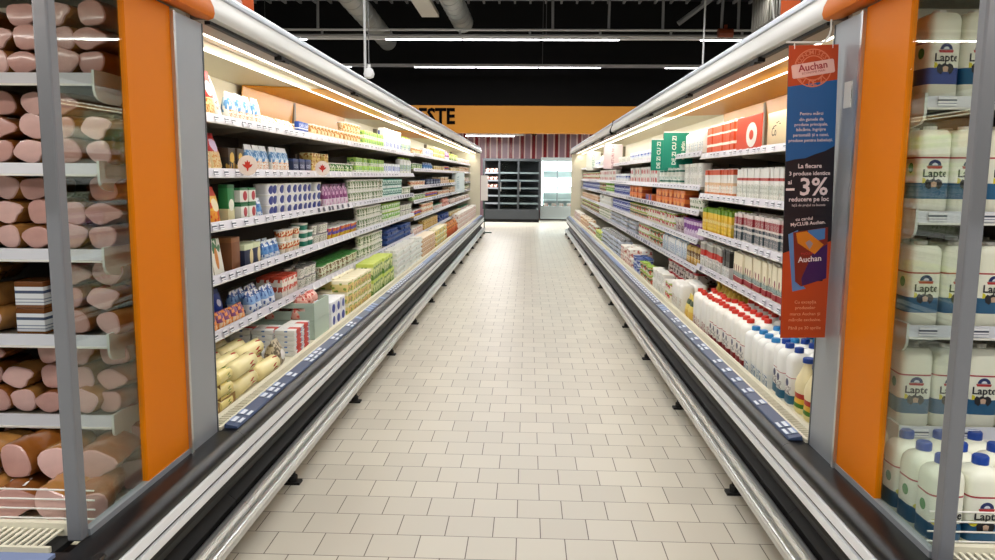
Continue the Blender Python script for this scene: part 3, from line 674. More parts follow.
mk('yellowbrick', 'brick', .060, .09, .19, 'juice_carton', 'drink carton', [(0, 'e8b428'), (.12, 'f2d048'), (.4, 'f6e49a'), (.52, 'f0c83c'), (.80, '6a9a2c')], lid='lid_lime', text=(.2, .6, 'c88a1c'))
mk('creambrickr', 'brick', .060, .09, .215, 'milk_carton', 'milk carton', [(0, 'f4ecd8'), (.06, 'a82c34'), (.22, 'ece4d4'), (.24, '9ab0ac'), (.36, 'efe6cc'), (.46, 'f3ebcf')], lid='lid_white', blob=(.5, .50, .18, .1, '8a2c38'), text=(.24, .42, '50605c'))
mk('blackbrick', 'brick', .060, .09, .20, 'milk_carton', 'milk carton', [(0, 'e8e8e4'), (.4, '22201f'), (.9, '484848')], lid='lid_white', text=(.1, .6, '8a9088'))
mk('greyredbrick', 'brick', .062, .09, .20, 'milk_carton', 'milk carton', [(0, 'e4e2da'), (.25, 'efece6'), (.45, 'c83428'), (.68, 'a8a8a0'), (.9, 'd8d8d0')], lid='lid_white', text=(.05, .45, '50504c'))
mk('goldbottle', 'bottle', .075, .075, .17, 'drinking_yogurt_bottle', 'yogurt bottle', [(0, 'd8a84c'), (.4, '6a4828'), (.7, 'caa860')], cap='lid_violet', text=(.1, .6, 'f0e4c0'))
mk('bluebottle', 'bottle', .072, .072, .175, 'drinking_yogurt_bottle', 'yogurt bottle', [(0, 'e8ecf2'), (.5, 'f4f4f4')], cap='cap_sky', text=(.2, .65, '4a78b0'), stripes=('c8d8e8', 2, .2))
mk('whitebottle', 'bottle', .085, .085, .20, 'milk_bottle', 'milk bottle', [(0, 'f4f4ee')], cap='lid_white', text=(.15, .5, 'a8b8c8'))
mk('violetcup', 'cup', .085, .085, .15, 'yogurt_cup', 'yogurt cup', [(0, 'e4d0e8'), (.3, '8a4c9c'), (.7, 'dcc0e0')], lid='lid_violet', speck=('f0e0f4', .35, 6, .2, .9))
mk('graycup', 'cup', .075, .075, .13, 'yogurt_cup', 'yogurt cup', [(0, 'c8b8bc'), (.5, 'e8e0dc')], lid='lid_white', text=(.2, .8, '7a5a60'))
mk('orangebox', 'box', .20, .12, .078, 'spread_box', 'spread box', [(0, 'b8481c'), (.5, 'e87a2c')], blob=(.5, .4, .3, .3, 'f0a050'))
mk('orangenavybox', 'box', .20, .12, .078, 'spread_box', 'spread box', [(0, 'dc6a24'), (.9, 'e88a3c')], blob=(.35, .5, .3, .6, '1c2c8c'))
mk('hearttub', 'tub', .13, .10, .095, 'sour_cream_tub', 'cream tub', [(0, 'f2efea')], lid='lid_white', blob=(.5, .45, .26, .3, 'c82830'))
mk('greenwavetub', 'tub', .14, .10, .095, 'sour_cream_tub', 'cream tub', [(0, 'eef0e8'), (.3, '2f7a68'), (.48, 'eef4ee')], lid='lid_white', text=(.6, .85, '2f7a68'))
mk('whitetub', 'tub', .12, .10, .095, 'sour_cream_tub', 'cream tub', [(0, 'f0efea')], lid='lid_white', text=(.2, .7, 'b0b4a8'))
mk('whitebluebox', 'box', .26, .12, .12, 'milk_multipack', 'milk multipack', [(0, 'eef0f2'), (.4, 'c8d4e8'), (.55, '3a5cae'), (.72, 'eef0f2')], text=(.4, .7, 'f4f4f8'))
mk('pinkbox', 'box', .36, .14, .30, 'pale_display_box', 'display box', [(0, 'a8485c'), (.05, 'ecd8dc'), (.93, 'b87888')], stripes=('c0a8b0', 3, .12))
mk('fruitcup', 'cup', .085, .085, .082, 'fruit_yogurt_cup', 'yogurt cup', [(0, 'eeead8'), (.35, 'c83440'), (.7, 'a8c45c')], lid='lid_white', speck=('f0ece0', .4, 5, .1, .9))
mk('mixcup', 'cup', .085, .085, .082, 'flavoured_yogurt_cup', 'yogurt cup', [(0, 'e8e2d4'), (.4, '5a7048'), (.7, 'e0ccb0')], lid='lid_lime', speck=('c85a48', .35, 5, .1, .9))
mk('bluecup', 'cup', .085, .085, .082, 'blue_yogurt_cup', 'yogurt cup', [(0, 'dfe4f0'), (.3, '4454a4'), (.75, 'dce0f0')], lid='lid_blue', speck=('b8c0e8', .35, 5, .1, .9))  # blue variety of the fruit yogurt cups
mk('greyflat', 'tray', .22, .16, .06, 'yogurt_multipack', 'yogurt multipack', [(0, 'b8c0d0')], lid='lid_foil')
mk('redtub', 'tub', .16, .13, .12, 'butter_tub', 'butter tub', [(0, 'e8e0dc')], lid='lid_red', speck=('5c4a48', .3, 6, .1, .8))
mk('whitefilm', 'wrap', .10, .10, .21, 'milk_pouch', 'milk pouch', [(0, 'f2f0e8'), (.5, 'f6f4ee')], text=(.2, .5, 'c8b0a0'))
mk('yellowgreenpack', 'pouch', .12, .09, .17, 'kefir_bag', 'kefir bag', [(0, 'e8c058'), (.35, 'f0d878'), (.6, '3c4c30'), (.8, 'e8d060')])
mk('yellowjug', 'jug', .12, .10, .24, 'juice_jug', 'juice jug', [(0, 'e8c84c'), (.3, 'f0d468'), (.6, 'e4c040')], cap='lid_gold')
mk('creamjug', 'jug', .12, .10, .25, 'cream_jug', 'juice jug', [(0, 'e8dc9c'), (.12, '4a8a2c'), (.2, 'e8b838'), (.3, 'b02c20'), (.4, 'efe2b4')], cap='cap_navy')
mk('redmilk', 'bottle', .095, .095, .27, 'milk_bottle', 'milk bottle', [(0, 'f4f2ea'), (.02, '8e1c26'), (.16, 'f2eee8'), (.48, 'b8303c'), (.495, 'f4f2ea')], cap='cap_red', blob=(.5, .38, .2, .07, '5a5a70'), text=(.17, .34, '6a6a78'))
mk('redsmall', 'bottle', .085, .085, .26, 'milk_bottle', 'milk bottle', [(0, 'e0d0cc'), (.1, 'f4f2ec')], cap='cap_red', text=(.05, .3, 'a04048'))
mk('bluemilk', 'bottle', .095, .095, .27, 'milk_bottle', 'milk bottle', [(0, 'f2f2ee'), (.04, '2a6a8c'), (.2, 'f2f2ee'), (.52, 'b8303c'), (.535, 'f4f4f0')], cap='cap_navy', blob=(.5, .42, .2, .07, '2c3464'), text=(.2, .36, '6a5060'))
mk('skymilk', 'bottle', .10, .10, .25, 'kefir_bottle', 'kefir bottle', [(0, 'f0f2f2'), (.3, 'f6f6f2')], cap='cap_sky', text=(.02, .26, '3c78a8'))
mk('foilcorner', 'pouch', .14, .10, .10, 'butter_foil_pack', 'butter pack', [(0, 'e6e6e4')], speck=('9a9a9a', .4, 5, 0, 1))

PROTO = {}
def proto(key):
    if key in PROTO: return PROTO[key]
    k = K[key]; me = SH[k['shape']](k['w'], k['d'], k['h'], k['mats']); me.name = k['name']
    o = bpy.data.objects.new(k['name'], me); cap = None
    if k['cap']:
        cap = bpy.data.objects.new('cap', sh_cap(k['w'], k['d'], k['h'], [M[k['cap']]]))
    PROTO[key] = (o, cap); return PROTO[key]
NP = 0
def put(key, loc, rz, label, group, parts=True, rot=None):
    global NP
    o, cap = proto(key); c = o.copy(); COL.objects.link(c); c.location = loc; c.rotation_euler = rot or (0, 0, rz)
    tag(c, label, K[key]['cat'], group); NP += 1
    if cap is not None:
        q = cap.copy(); COL.objects.link(q); q.parent = c
    return c
ZONES = [(4.4, 'nearest stretch'), (5.7, 'near stretch'), (8, 'short way in'), (10.2, 'before the middle'), (12.5, 'about the middle'), (15.5, 'beyond the middle'), (99, 'far end')]
USED = {}
def run(s, z, lvl, key, y0, y1, desc, layers=1, nrow=1, front=1.445, tilt=0., gap=.004, drop=.12, w=None, jit=.035):
    if s < 0 and y0 < 10 and lvl != 'bottom deck':
        y0 = min(10.0, y0*1.035); y1 = min(10.19, y1*1.035)
    k = K[key]; step = (w or k['w'])+gap; n = max(1, int((y1-y0+.01)/step)); ym = (y0+y1)/2
    zone = next(t for q, t in ZONES if ym < q)
    side = 'left' if s < 0 else 'right'
    label = f'{desc}, {side} case {lvl}, {zone}'
    while label in USED: 
        label = label.replace(', '+side, ' further along, '+side, 1)
    USED[label] = 1
    tot = n*layers*nrow; group = f'{desc} on {side} {lvl} {zone}' if tot > 1 else None
    for i in range(n):
        y = y0+step*(i+.5)+((y1-y0)-n*step)/2
        for r in range(nrow):
            h = front+k['d']/2+r*(k['d']+.008)+(random.uniform(0, .018))
            L = layers
            if drop and random.random() < drop: L = max(1, layers-1)
            for q in range(L):
                put(key, (CX+s*h, y, z+q*(k['h']+.0005)+.0005), -s*PI/2+random.uniform(-jit, jit), label, group,
                    rot=(-tilt, 0, -s*PI/2+random.uniform(-jit, jit)) if tilt else None)

# ------------------------------------------------------------------ stock of the left cases
L, Rr = -1, 1
z1, z2, z3, z4, z5 = [q+.03 for q in LS]; DK = .452
T = 'top shelf'; S2 = 'second shelf'; S3 = 'third shelf'; S4 = 'fourth shelf'; S5 = 'fifth shelf'; S6 = 'sixth shelf'; D = 'bottom deck'
RUNS = [
 # top shelf
 (L, z1, T, 'redbag', 3.42, 3.70, 'red and cream cheese bag'),
 (L, z1, T, 'whitewedge', 3.72, 3.80, 'tall thin white cheese wedge', dict(tilt=.2)),
 (L, z1, T, 'bluewhitebag', 3.86, 4.30, 'white cheese bag with pale blue print'),
 (L, z1, T, 'whitelow', 4.32, 4.95, 'low white soft cheese pack', dict(nrow=2)),
 (L, z1, T, 'bluebox', 4.97, 5.24, 'bright blue flat cheese box'),
 (L, z1, T, 'creampot', 5.28, 6.30, 'cream-coloured lidded cheese pot', dict(layers=1, nrow=2)),
 (L, z1, T, 'creampot', 6.32, 6.95, 'cream-coloured stacked cheese pot', dict(layers=2)),
 (L, z1, T, 'greencarton', 6.97, 7.95, 'white and lime green cream carton', dict(layers=2)),
 (L, z1, T, 'bluecarton', 7.97, 9.0, 'blue and white milk carton', dict(layers=2)),
 (L, z1, T, 'tallwhite', 9.02, 10.15, 'white yogurt bottle with green print'),
 # second
 (L, z2, S2, 'redbag2', 3.35, 3.78, 'red-topped grated cheese bag', dict(tilt=.12)),
 (L, z2, S2, 'blackpack', 3.80, 4.02, 'black and gold cheese block pack', dict(nrow=2)),
 (L, z2, S2, 'bluewhitebag', 4.06, 4.45, 'blue-topped white cheese bag'),
 (L, z2, S2, 'bluewhitebag', 4.47, 4.80, 'white cheese bag with orange print'),
 (L, z2, S2, 'navybox', 4.84, 5.26, 'dark navy cheese box'),
 (L, z2, S2, 'yellowbox', 5.28, 5.75, 'yellow printed cheese box', dict(layers=2)),
 (L, z2, S2, 'greenpot', 5.78, 6.6, 'pale green lidded cheese pot', dict(layers=1, nrow=2)),
 (L, z2, S2, 'greencarton', 6.65, 7.95, 'white and lime green cream box', dict(layers=2)),
 (L, z2, S2, 'bluecarton', 7.97, 9.0, 'blue and white milk carton', dict(layers=1, nrow=2)),
 (L, z2, S2, 'tallwhite', 9.02, 10.15, 'white yogurt bottle with green print'),
 # third
 (L, z3, S3, 'orangebag', 3.33, 3.74, 'orange and yellow cheese bag', dict(tilt=.1)),
 (L, z3, S3, 'greentall', 3.76, 3.90, 'tall dark green cheese slices box'),
 (L, z3, S3, 'redgreenbox', 3.92, 4.16, 'white feta box with red blob and green edges', dict(layers=2)),
 (L, z3, S3, 'bluebag', 4.18, 4.30, 'single pale blue mozzarella bag'),
 (L, z3, S3, 'bluetub', 4.34, 5.56, 'white cottage cheese tub with navy mark', dict(layers=3)),
 (L, z3, S3, 'purplebag', 5.60, 6.40, 'purple grated cheese bag', dict(nrow=1)),
 (L, z3, S3, 'whitecup', 6.44, 7.90, 'white yogurt cup with green specks', dict(layers=2)),
 (L, z3, S3, 'tealcup', 7.92, 9.10, 'teal yogurt cup', dict(layers=2)),
 (L, z3, S3, 'whitecup', 9.14, 10.15, 'plain white yogurt cup', dict(layers=1)),
 # fourth
 (L, z4, S4, 'carrotpack', 3.15, 3.78, 'leaning cheese slices pack with orange figure', dict(tilt=.15)),
 (L, z4, S4, 'browntray', 3.80, 3.94, 'brown cardboard display tray'),
 (L, z4, S4, 'darkbox', 3.96, 4.25, 'dark navy box with cream side mark'),
 (L, z4, S4, 'bluebag', 4.28, 4.62, 'blue mozzarella bag', dict(nrow=2)),
 (L, z4, S4, 'orangecup', 4.64, 5.02, 'orange and white pudding cup', dict(layers=2)),
 (L, z4, S4, 'tealbox', 5.04, 5.30, 'margarine tub with teal band', dict(layers=3)),
 (L, z4, S4, 'whitesm', 5.32, 5.72, 'small white yogurt cup', dict(layers=2)),
 (L, z4, S4, 'colorpot', 5.76, 6.75, 'violet and yellow dessert pot', dict(nrow=2)),
 (L, z4, S4, 'whitecup', 6.80, 7.90, 'white yogurt cup with green specks', dict(layers=2)),
 (L, z4, S4, 'limecup', 7.94, 9.05, 'lime green yogurt cup', dict(layers=2)),
 (L, z4, S4, 'whitesm', 9.10, 10.15, 'small white yogurt cup', dict(layers=2)),
 # fifth
 (L, z5, S5, 'bluepouch', 3.2, 3.98, 'dark blue fish salad pouch', dict(front=1.55)),
 (L, z5, S5, 'smallcolor', 3.2, 4.0, 'small multicoloured snack pack', dict(front=1.44)),
 (L, z5, S5, 'whitebluesalad', 4.02, 4.50, 'white and sky blue salad bag', dict(nrow=2)),
 (L, z5, S5, 'redwhitebox', 4.54, 4.92, 'red and white cheese stick box', dict(nrow=2)),
 (L, z5, S5, 'whitesm', 4.96, 5.42, 'small white yogurt cup', dict(layers=2, nrow=2)),
 (L, z5, S5, 'palecup', 5.46, 6.7, 'pale green yogurt cup', dict(nrow=2)),
 (L, z5, S5, 'whitecup', 6.74, 7.85, 'white yogurt cup with green specks', dict(layers=2)),
 (L, z5, S5, 'navytray', 8.0, 10.0, 'navy blue yogurt multipack', dict(layers=3)),
 # deck
 (L, DK, D, 'cartroll', 3.06, 3.40, 'short yellow cheese roll', dict(layers=3, nrow=2, front=1.245)),
 (L, DK, D, 'roll', 3.44, 4.06, 'long cream cheese roll in clear film', dict(layers=2, nrow=4, front=1.245)),
 (L, DK, D, 'greynet', 4.08, 4.22, 'grey net cheese bag', dict(nrow=2, front=1.26)),
 (L, DK, D, 'flatwhite', 4.26, 4.74, 'flat white butter pack with red mark', dict(layers=5, nrow=3, front=1.26)),
 (L, DK, D, 'bluewhitebox', 5.18, 5.62, 'white butter box with blue square', dict(layers=2, nrow=1, front=1.25)),
 (L, DK, D, 'creambrick', 5.66, 6.5, 'yellow cream cheese pack', dict(layers=3, nrow=2, front=1.25)),
 (L, DK, D, 'greenbox', 6.55, 7.7, 'lime green yogurt drink box', dict(layers=2, nrow=1, front=1.245)),
 (L, DK, D, 'greentray', 7.75, 9.8, 'green and white yogurt multipack', dict(layers=5, front=1.25)),
 (L, DK, D, 'peachbox', 9.85, 11.2, 'peach coloured pudding box', dict(layers=4, front=1.25)),
 (L, DK, D, 'creambrick', 11.25, 12.8, 'pale yellow cream cheese pack', dict(layers=3, front=1.25)),
 (L, DK, D, 'orangesack', 12.85, 14.9, 'deep orange cheese bag', dict(front=1.25)),
 (L, DK, D, 'palepack', 14.95, 20.1, 'pale rose butter box', dict(layers=3, front=1.25)),
 # right, near module
 (Rr, RS[0]+.03, T, 'creambig', 4.36, 4.71, 'large cream cake box'),
 (Rr, RS[0]+.03, T, 'orangebrick', 5.28, 6.28, 'orange and white milk carton'),
 (Rr, RS[1]+.03, S2, 'whitebrick', 3.3, 5.33, 'pale grey and white milk carton with red band'),
 (Rr, RS[1]+.03, S2, 'whiteorange', 5.35, 6.28, 'white milk carton with orange top'),
 (Rr, RS[2]+.03, S3, 'maroonbrick', 3.3, 5.33, 'maroon and slate milk carton', dict(nrow=2)),
 (Rr, RS[2]+.03, S3, 'yellowbrick', 5.35, 6.28, 'yellow drink carton with green top', dict(nrow=2)),
 (Rr, RS[3]+.03, S4, 'creambrickr', 3.3, 5.33, 'cream milk carton with maroon foot', dict(nrow=2)),
 (Rr, RS[3]+.03, S4, 'blackbrick', 5.35, 5.58, 'black-topped milk carton', dict(nrow=2)),
 (Rr, RS[3]+.03, S4, 'greyredbrick', 5.60, 6.28, 'grey, red and white milk carton', dict(nrow=2)),
 (Rr, DK, D, 'foilcorner', 3.04, 3.25, 'silver butter foil pack', dict(layers=2, front=1.245)),
 (Rr, DK, D, 'creamjug', 3.26, 3.51, 'cream juice jug with navy cap', dict(nrow=3, front=1.26)),
 (Rr, DK, D, 'bluemilk', 3.52, 3.82, 'white milk bottle with navy cap', dict(nrow=4, front=1.26)),
 (Rr, DK, D, 'skymilk', 3.83, 4.24, 'white kefir bottle with sky blue cap', dict(nrow=4, front=1.245)),
 (Rr, DK, D, 'redmilk', 4.25, 5.05, 'white milk bottle with maroon foot and red cap', dict(nrow=4, front=1.245)),
 (Rr, DK, D, 'redsmall', 5.06, 5.60, 'white milk bottle with small red cap', dict(nrow=2, front=1.245)),
 (Rr, DK, D, 'yellowjug', 5.06, 6.2, 'yellow juice jug', dict(nrow=2, front=1.52)),
 (Rr, DK, D, 'yellowgreenpack', 5.64, 5.94, 'yellow and dark green kefir bag', dict(nrow=2, front=1.245)),
 (Rr, DK, D, 'whitefilm', 5.98, 6.48, 'white film-wrapped milk pouch', dict(nrow=2, front=1.245)),
 (Rr, DK, D, 'fruitcup', 6.5, 6.82, 'red and green fruit yogurt cup', dict(layers=2, nrow=2, front=1.245)),
 (Rr, DK, D, 'redtub', 6.5, 7.9, 'butter tub with red lid', dict(layers=2, nrow=2, front=1.47)),
 (Rr, DK, D, 'whitetub', 6.84, 7.5, 'white sour cream tub', dict(layers=2, nrow=1, front=1.245)),
 (Rr, DK, D, 'mixcup', 7.52, 8.3, 'green and brown fruit yogurt cup', dict(layers=2, nrow=1, front=1.245)),
 (Rr, DK, D, 'bluecup', 8.32, 8.9, 'blue fruit yogurt cup', dict(layers=2, nrow=2, front=1.245)),
 (Rr, DK, D, 'palepack', 8.95, 9.9, 'pale pudding box', dict(layers=2, nrow=2, front=1.245)),
 (Rr, DK, D, 'greyflat', 9.95, 12.6, 'silver-lidded yogurt multipack', dict(layers=4, front=1.245)),
 (Rr, DK, D, 'greenbox', 12.65, 13.6, 'light green drink box', dict(layers=1, front=1.245)),
 (Rr, DK, D, 'fruitcup', 13.65, 15.4, 'red and green fruit yogurt cup', dict(layers=2, front=1.245)),
 (Rr, DK, D, 'peachbox', 15.45, 17.6, 'peach pudding box', dict(layers=3, front=1.245)),
 (Rr, DK, D, 'palepack', 17.65, 20.1, 'rose butter box', dict(layers=2, front=1.245)),
]
RZ = [q+.03 for q in RF]
RUNS += [
 (Rr, RZ[0], T, 'whitebottle', 6.36, 7.1, 'white milk bottle'),
 (Rr, RZ[0], T, 'whitebottle', 7.9, 8.6, 'white milk bottle beyond the teal boards'),
 (Rr, RZ[0], T, 'whitebluebox', 8.65, 10.85, 'white and blue milk multipack', dict(layers=1)),
 (Rr, RZ[0], T, 'whitetub', 10.95, 12.4, 'white sour cream tub', dict(layers=1)),
 (Rr, RZ[0], T, 'whitebottle', 13.3, 15.4, 'white milk bottle'),
 (Rr, RZ[0], T, 'whitebluebox', 15.6, 17.2, 'white and blue milk multipack', dict(layers=1)),
 (Rr, RZ[1], S2, 'whitetub', 6.36, 7.2, 'white sour cream tub', dict(layers=2)),
 (Rr, RZ[1], S2, 'greenwavetub', 7.22, 8.5, 'sour cream tub with dark green wave', dict(layers=2)),
 (Rr, RZ[1], S2, 'hearttub', 8.52, 10.85, 'sour cream tub with red spot', dict(layers=2)),
 (Rr, RZ[1], S2, 'whitebluebox', 10.95, 12.6, 'white and blue milk multipack', dict(layers=1)),
 (Rr, RZ[1], S2, 'hearttub', 12.7, 15.4, 'sour cream tub with red spot', dict(layers=2)),
 (Rr, RZ[1], S2, 'fruitcup', 15.6, 20.1, 'red and green fruit yogurt cup', dict(layers=2, gap=.03)),
 (Rr, RZ[2], S3, 'whitecup', 6.36, 6.9, 'white yogurt cup with green specks', dict(layers=1)),
 (Rr, RZ[2], S3, 'orangenavybox', 8.7, 9.5, 'orange spread box with navy spot', dict(layers=1)),
 (Rr, RZ[2], S3, 'orangebox', 6.95, 8.66, 'plain orange spread box', dict(layers=2)),
 (Rr, RZ[2], S3, 'orangebox', 9.55, 10.85, 'plain orange spread box', dict(layers=2)),
 (Rr, RZ[2], S3, 'bluecup', 10.95, 12.9, 'blue fruit yogurt cup', dict(layers=2, gap=.015)),
 (Rr, RZ[2], S3, 'limecup', 13.0, 14.2, 'lime green yogurt cup', dict(layers=2)),
 (Rr, RZ[2], S3, 'mixcup', 14.3, 15.4, 'green and brown fruit yogurt cup', dict(layers=2)),
 (Rr, RZ[2], S3, 'bluecup', 15.6, 20.1, 'blue fruit yogurt cup', dict(layers=2, gap=.03)),
 (Rr, RZ[3], S4, 'violetcup', 6.36, 7.1, 'violet yogurt cup', dict(layers=1)),
 (Rr, RZ[3], S4, 'graycup', 7.12, 7.5, 'grey yogurt cup', dict(layers=1)),
 (Rr, RZ[3], S4, 'fruitcup', 7.55, 9.2, 'red and green fruit yogurt cup', dict(layers=2, nrow=2)),
 (Rr, RZ[3], S4, 'mixcup', 9.25, 10.85, 'green and brown fruit yogurt cup', dict(layers=2)),
 (Rr, RZ[3], S4, 'bluecup', 10.95, 13.0, 'blue fruit yogurt cup', dict(layers=2)),
 (Rr, RZ[3], S4, 'greentray', 13.1, 15.4, 'green and white yogurt multipack', dict(layers=3)),
 (Rr, RZ[3], S4, 'peachbox', 15.6, 20.1, 'peach pudding box', dict(layers=2, gap=.02)),
 (Rr, RZ[4], S5, 'goldbottle', 6.36, 6.85, 'gold and brown drinking yogurt bottle', dict(nrow=2)),
 (Rr, RZ[4], S5, 'bluebottle', 6.9, 8.1, 'white drinking yogurt bottle with sky cap', dict(nrow=2)),
 (Rr, RZ[4], S5, 'mixcup', 8.15, 9.0, 'green and brown fruit yogurt cup', dict(layers=2)),
 (Rr, RZ[4], S5, 'fruitcup', 9.05, 9.95, 'red and green fruit yogurt cup', dict(layers=2)),
 (Rr, RZ[4], S5, 'greyflat', 10.0, 10.85, 'silver-lidded yogurt multipack', dict(layers=3)),
 (Rr, RZ[4], S5, 'greyflat', 10.95, 13.2, 'silver-lidded yogurt multipack', dict(layers=3)),
 (Rr, RZ[4], S5, 'whitecup', 13.25, 15.4, 'white yogurt cup with green specks', dict(layers=2, gap=.01)),
 (Rr, RZ[4], S5, 'mixcup', 15.6, 20.1, 'green and brown fruit yogurt cup', dict(layers=2, gap=.03)),
]
LZ = [q+.03 for q in LF]
far = [
 [('creampot', 10.25, 11.3, 'cream-coloured lidded cheese pot', 1), ('bluecarton', 11.4, 12.5, 'blue and white milk carton', 1), ('creambrick', 12.6, 14.3, 'yellow cream cheese pack', 2), ('purplebag', 14.4, 15.1, 'purple grated cheese bag', 1), ('greenbox', 15.3, 16.9, 'lime green drink box', 1), ('palepack', 17.0, 20.1, 'pale rose butter box', 1)],
 [('greenpot', 10.25, 11.3, 'pale green lidded cheese pot', 1), ('bluebag', 11.4, 12.6, 'blue mozzarella bag', 1), ('creambox', 12.7, 14.2, 'cream cheese box', 1), ('colorpot', 14.3, 15.1, 'violet dessert pot', 1), ('creambox', 15.3, 17.3, 'cream cheese box', 1), ('peachbox', 17.4, 20.1, 'peach pudding box', 2)],
 [('orangecup', 10.25, 11.6, 'orange pudding cup', 1), ('navybox', 11.7, 13.6, 'navy cheese box', 1), ('peachbox', 13.7, 15.1, 'peach pudding box', 2), ('yellowbox', 15.3, 17.2, 'yellow cheese box', 1), ('palepack', 17.3, 20.1, 'pale rose butter box', 1)],
 [('greenpot', 10.25, 11.6, 'pale green cheese pot', 1), ('colorpot', 11.7, 13.2, 'violet dessert pot', 1), ('orangecup', 13.3, 15.1, 'orange pudding cup', 1), ('peachbox', 15.3, 17.2, 'peach pudding box', 2), ('palecup', 17.3, 20.1, 'pale yogurt cup', 1)],
 [('colorpot', 10.25, 11.2, 'violet dessert pot', 1), ('orangecup', 11.3, 12.6, 'orange pudding cup', 2), ('redgreenbox', 12.7, 13.9, 'feta box with red blob', 1), ('pinksausage', 14.0, 15.1, 'pink sausage pack', 2), ('palepack', 15.3, 20.1, 'pale rose butter box', 1)],
 [('palepack', 10.25, 11.3, 'pale rose butter box', 1), ('yellowbox', 11.4, 13.2, 'yellow cheese box', 2), ('navytray', 13.3, 15.1, 'navy yogurt multipack', 2), ('creambox', 15.3, 17.6, 'cream cheese box', 1), ('redgreenbox', 17.7, 20.1, 'feta box with red blob', 1)]]
for i, row in enumerate(far):
    for key, a, b, desc, ly in row: RUNS.append((L, LZ[i], (T, S2, S3, S4, S5, S6)[i], key, a, b, desc, dict(layers=ly, gap=.012)))
for r_ in RUNS:
    kw = r_[7] if len(r_) > 7 else {}
    run(*r_[:7], **kw)

# mint crates stacked on the left deck, with pink sausage packs on top
cm = mat('mint_crate', 'b9cbbd', .4)
kind('crate', 'crate', .42, .36, .115, [cm], 'plastic_crate', 'crate')
for i in range(2):
    put('crate', (CX-1.27-.215, 4.98, DK+.001+i*.117), 0, ('lower' if i == 0 else 'upper')+' of two pale mint plastic crates on the left deck', None)
for i in range(8):
    put('pinksausage', (CX-1.36-.17*(i//4)-.03, 4.85+.088*(i % 4), DK+.001+.117+.012), PI/2+random.uniform(-.3, .3), 'pink sausage pack in the upper mint crate', 'sausage packs in the mint crate')
for i in range(6):
    put('pinksausage', (CX-1.38-.15*(i//3), 4.87+.11*(i % 3), DK+.12+.085), PI/2+random.uniform(-.5, .5), 'pink sausage pack heaped above the upper mint crate', 'sausage packs heaped on the crate')
# small brown cartons for the short cheese rolls
for j, y in enumerate((3.075, 3.255)):
    m = MB(); bc = mat('brown_cardboard', '96753c', .6); x0 = CX-1.272
    m.box(x0+.003, x0+.008, y, y+.165, DK+.001, DK+.055, bc); m.box(x0-.15, x0+.008, y-.006, y-.001, DK+.001, DK+.13, bc)
    tag(m.build('cardboard_box_wall'), ('nearer' if j == 0 else 'farther')+' brown cardboard divider holding short cheese rolls', 'cardboard divider')

# orange promotional board in front of the cartons, with its white ring
e = empty('promotional_board', (CX+1.44, 4.98, RS[0]+.03)); tag(e, 'orange shelf board with a white disc among the orange milk cartons', 'promotional board')
MB().prism([(1.428, RS[0]+.035), (1.428, RS[0]+.235), (1.434, RS[0]+.24), (1.434, RS[0]+.035)], 4.72, 5.26, mat('board_orange', 'd8411a', .5), 1).build('board', e)
m = MB(); zc = RS[0]+.12; m.loft([[(CX+q, 4.92+.115*math.cos(2*PI*i/24), zc+.075*math.sin(2*PI*i/24)) for i in range(24)] for q in (1.4275, 1.426)], mat('board_white', 'f3ece2', .5))
m.loft([[(CX+q, 4.92+.046*math.cos(2*PI*i/16), zc+.03*math.sin(2*PI*i/16)) for i in range(16)] for q in (1.4258, 1.425)], mat('board_orange', 'd8411a'))
m.build('disc', e)
# writing on the cream cake box: 'Co' with a small ridge line
tp = text_parts([('Co', 0, 0, .07, 0, .01)]); m = MB(); dk = mat('dark_print', '2a221c', .6)
for vs, fs in tp: m.add([(CX+1.443, 4.53-x, RS[0]+.115+y) for x, y in vs], fs, dk)
for i in range(5): m.box(CX+1.4425, CX+1.4438, 4.42+i*.025, 4.442+i*.025, RS[0]+.155+.012*math.sin(i*1.3), RS[0]+.160+.012*math.sin(i*1.3), dk)
m_o = m.build('lettering'); bx = next(o for o in bpy.data.objects if o.name.startswith('cake_box') and o.users_collection); bpy.context.view_layer.update(); m_o.parent = bx; m_o.matrix_parent_inverse = bx.matrix_world.inverted()

# round wobblers with a red leaf on the left second shelf
def wobbler(s, y, z, col, label, r=.052, cat='shelf sign'):
    e = empty('shelf_wobbler', (CX+s*1.40, y, z)); tag(e, label, cat)
    X = CX+s*1.385; YY = y-.01
    MB().loft([[(X+r*math.cos(2*PI*i/28), YY+q, z+r*math.sin(2*PI*i/28)) for i in range(28)] for q in (0, .002)], mat('wobbler_card', 'f0e0d8', .5)).build('card', e)
    pts = [(0, .62), (.12, .35), (.3, .45), (.27, .1), (.6, .15), (.42, -.12), (.12, -.3), (.05, -.6), (-.05, -.6), (-.12, -.3), (-.42, -.12), (-.6, .15), (-.27, .1), (-.3, .45), (-.12, .35)]
    rr = r*.9; m = MB(); n = len(pts); vs = [(X, YY-.0012, z)]+[(X+p*rr, YY-.0012, z+q*rr) for p, q in pts]
    m.add(vs, [(0, i+1, (i+1) % n+1) for i in range(n)], mat('leaf_'+col, col, .5)); m.build('leaf', e)
    MB().box(min(X, X+s*.035), max(X, X+s*.035), YY+.002, YY+.004, z-r*.8, z-r*.8+.012, mat('clear_arm', 'd8d8d8', .3)).build('arm', e)
wobbler(-1, 4.02, 1.535, 'cc3020', 'round white shelf sign with red leaf, nearer one on the left second shelf')
wobbler(-1, 5.50, 1.535, 'cc3020', 'round white shelf sign with red leaf, farther one on the left second shelf')

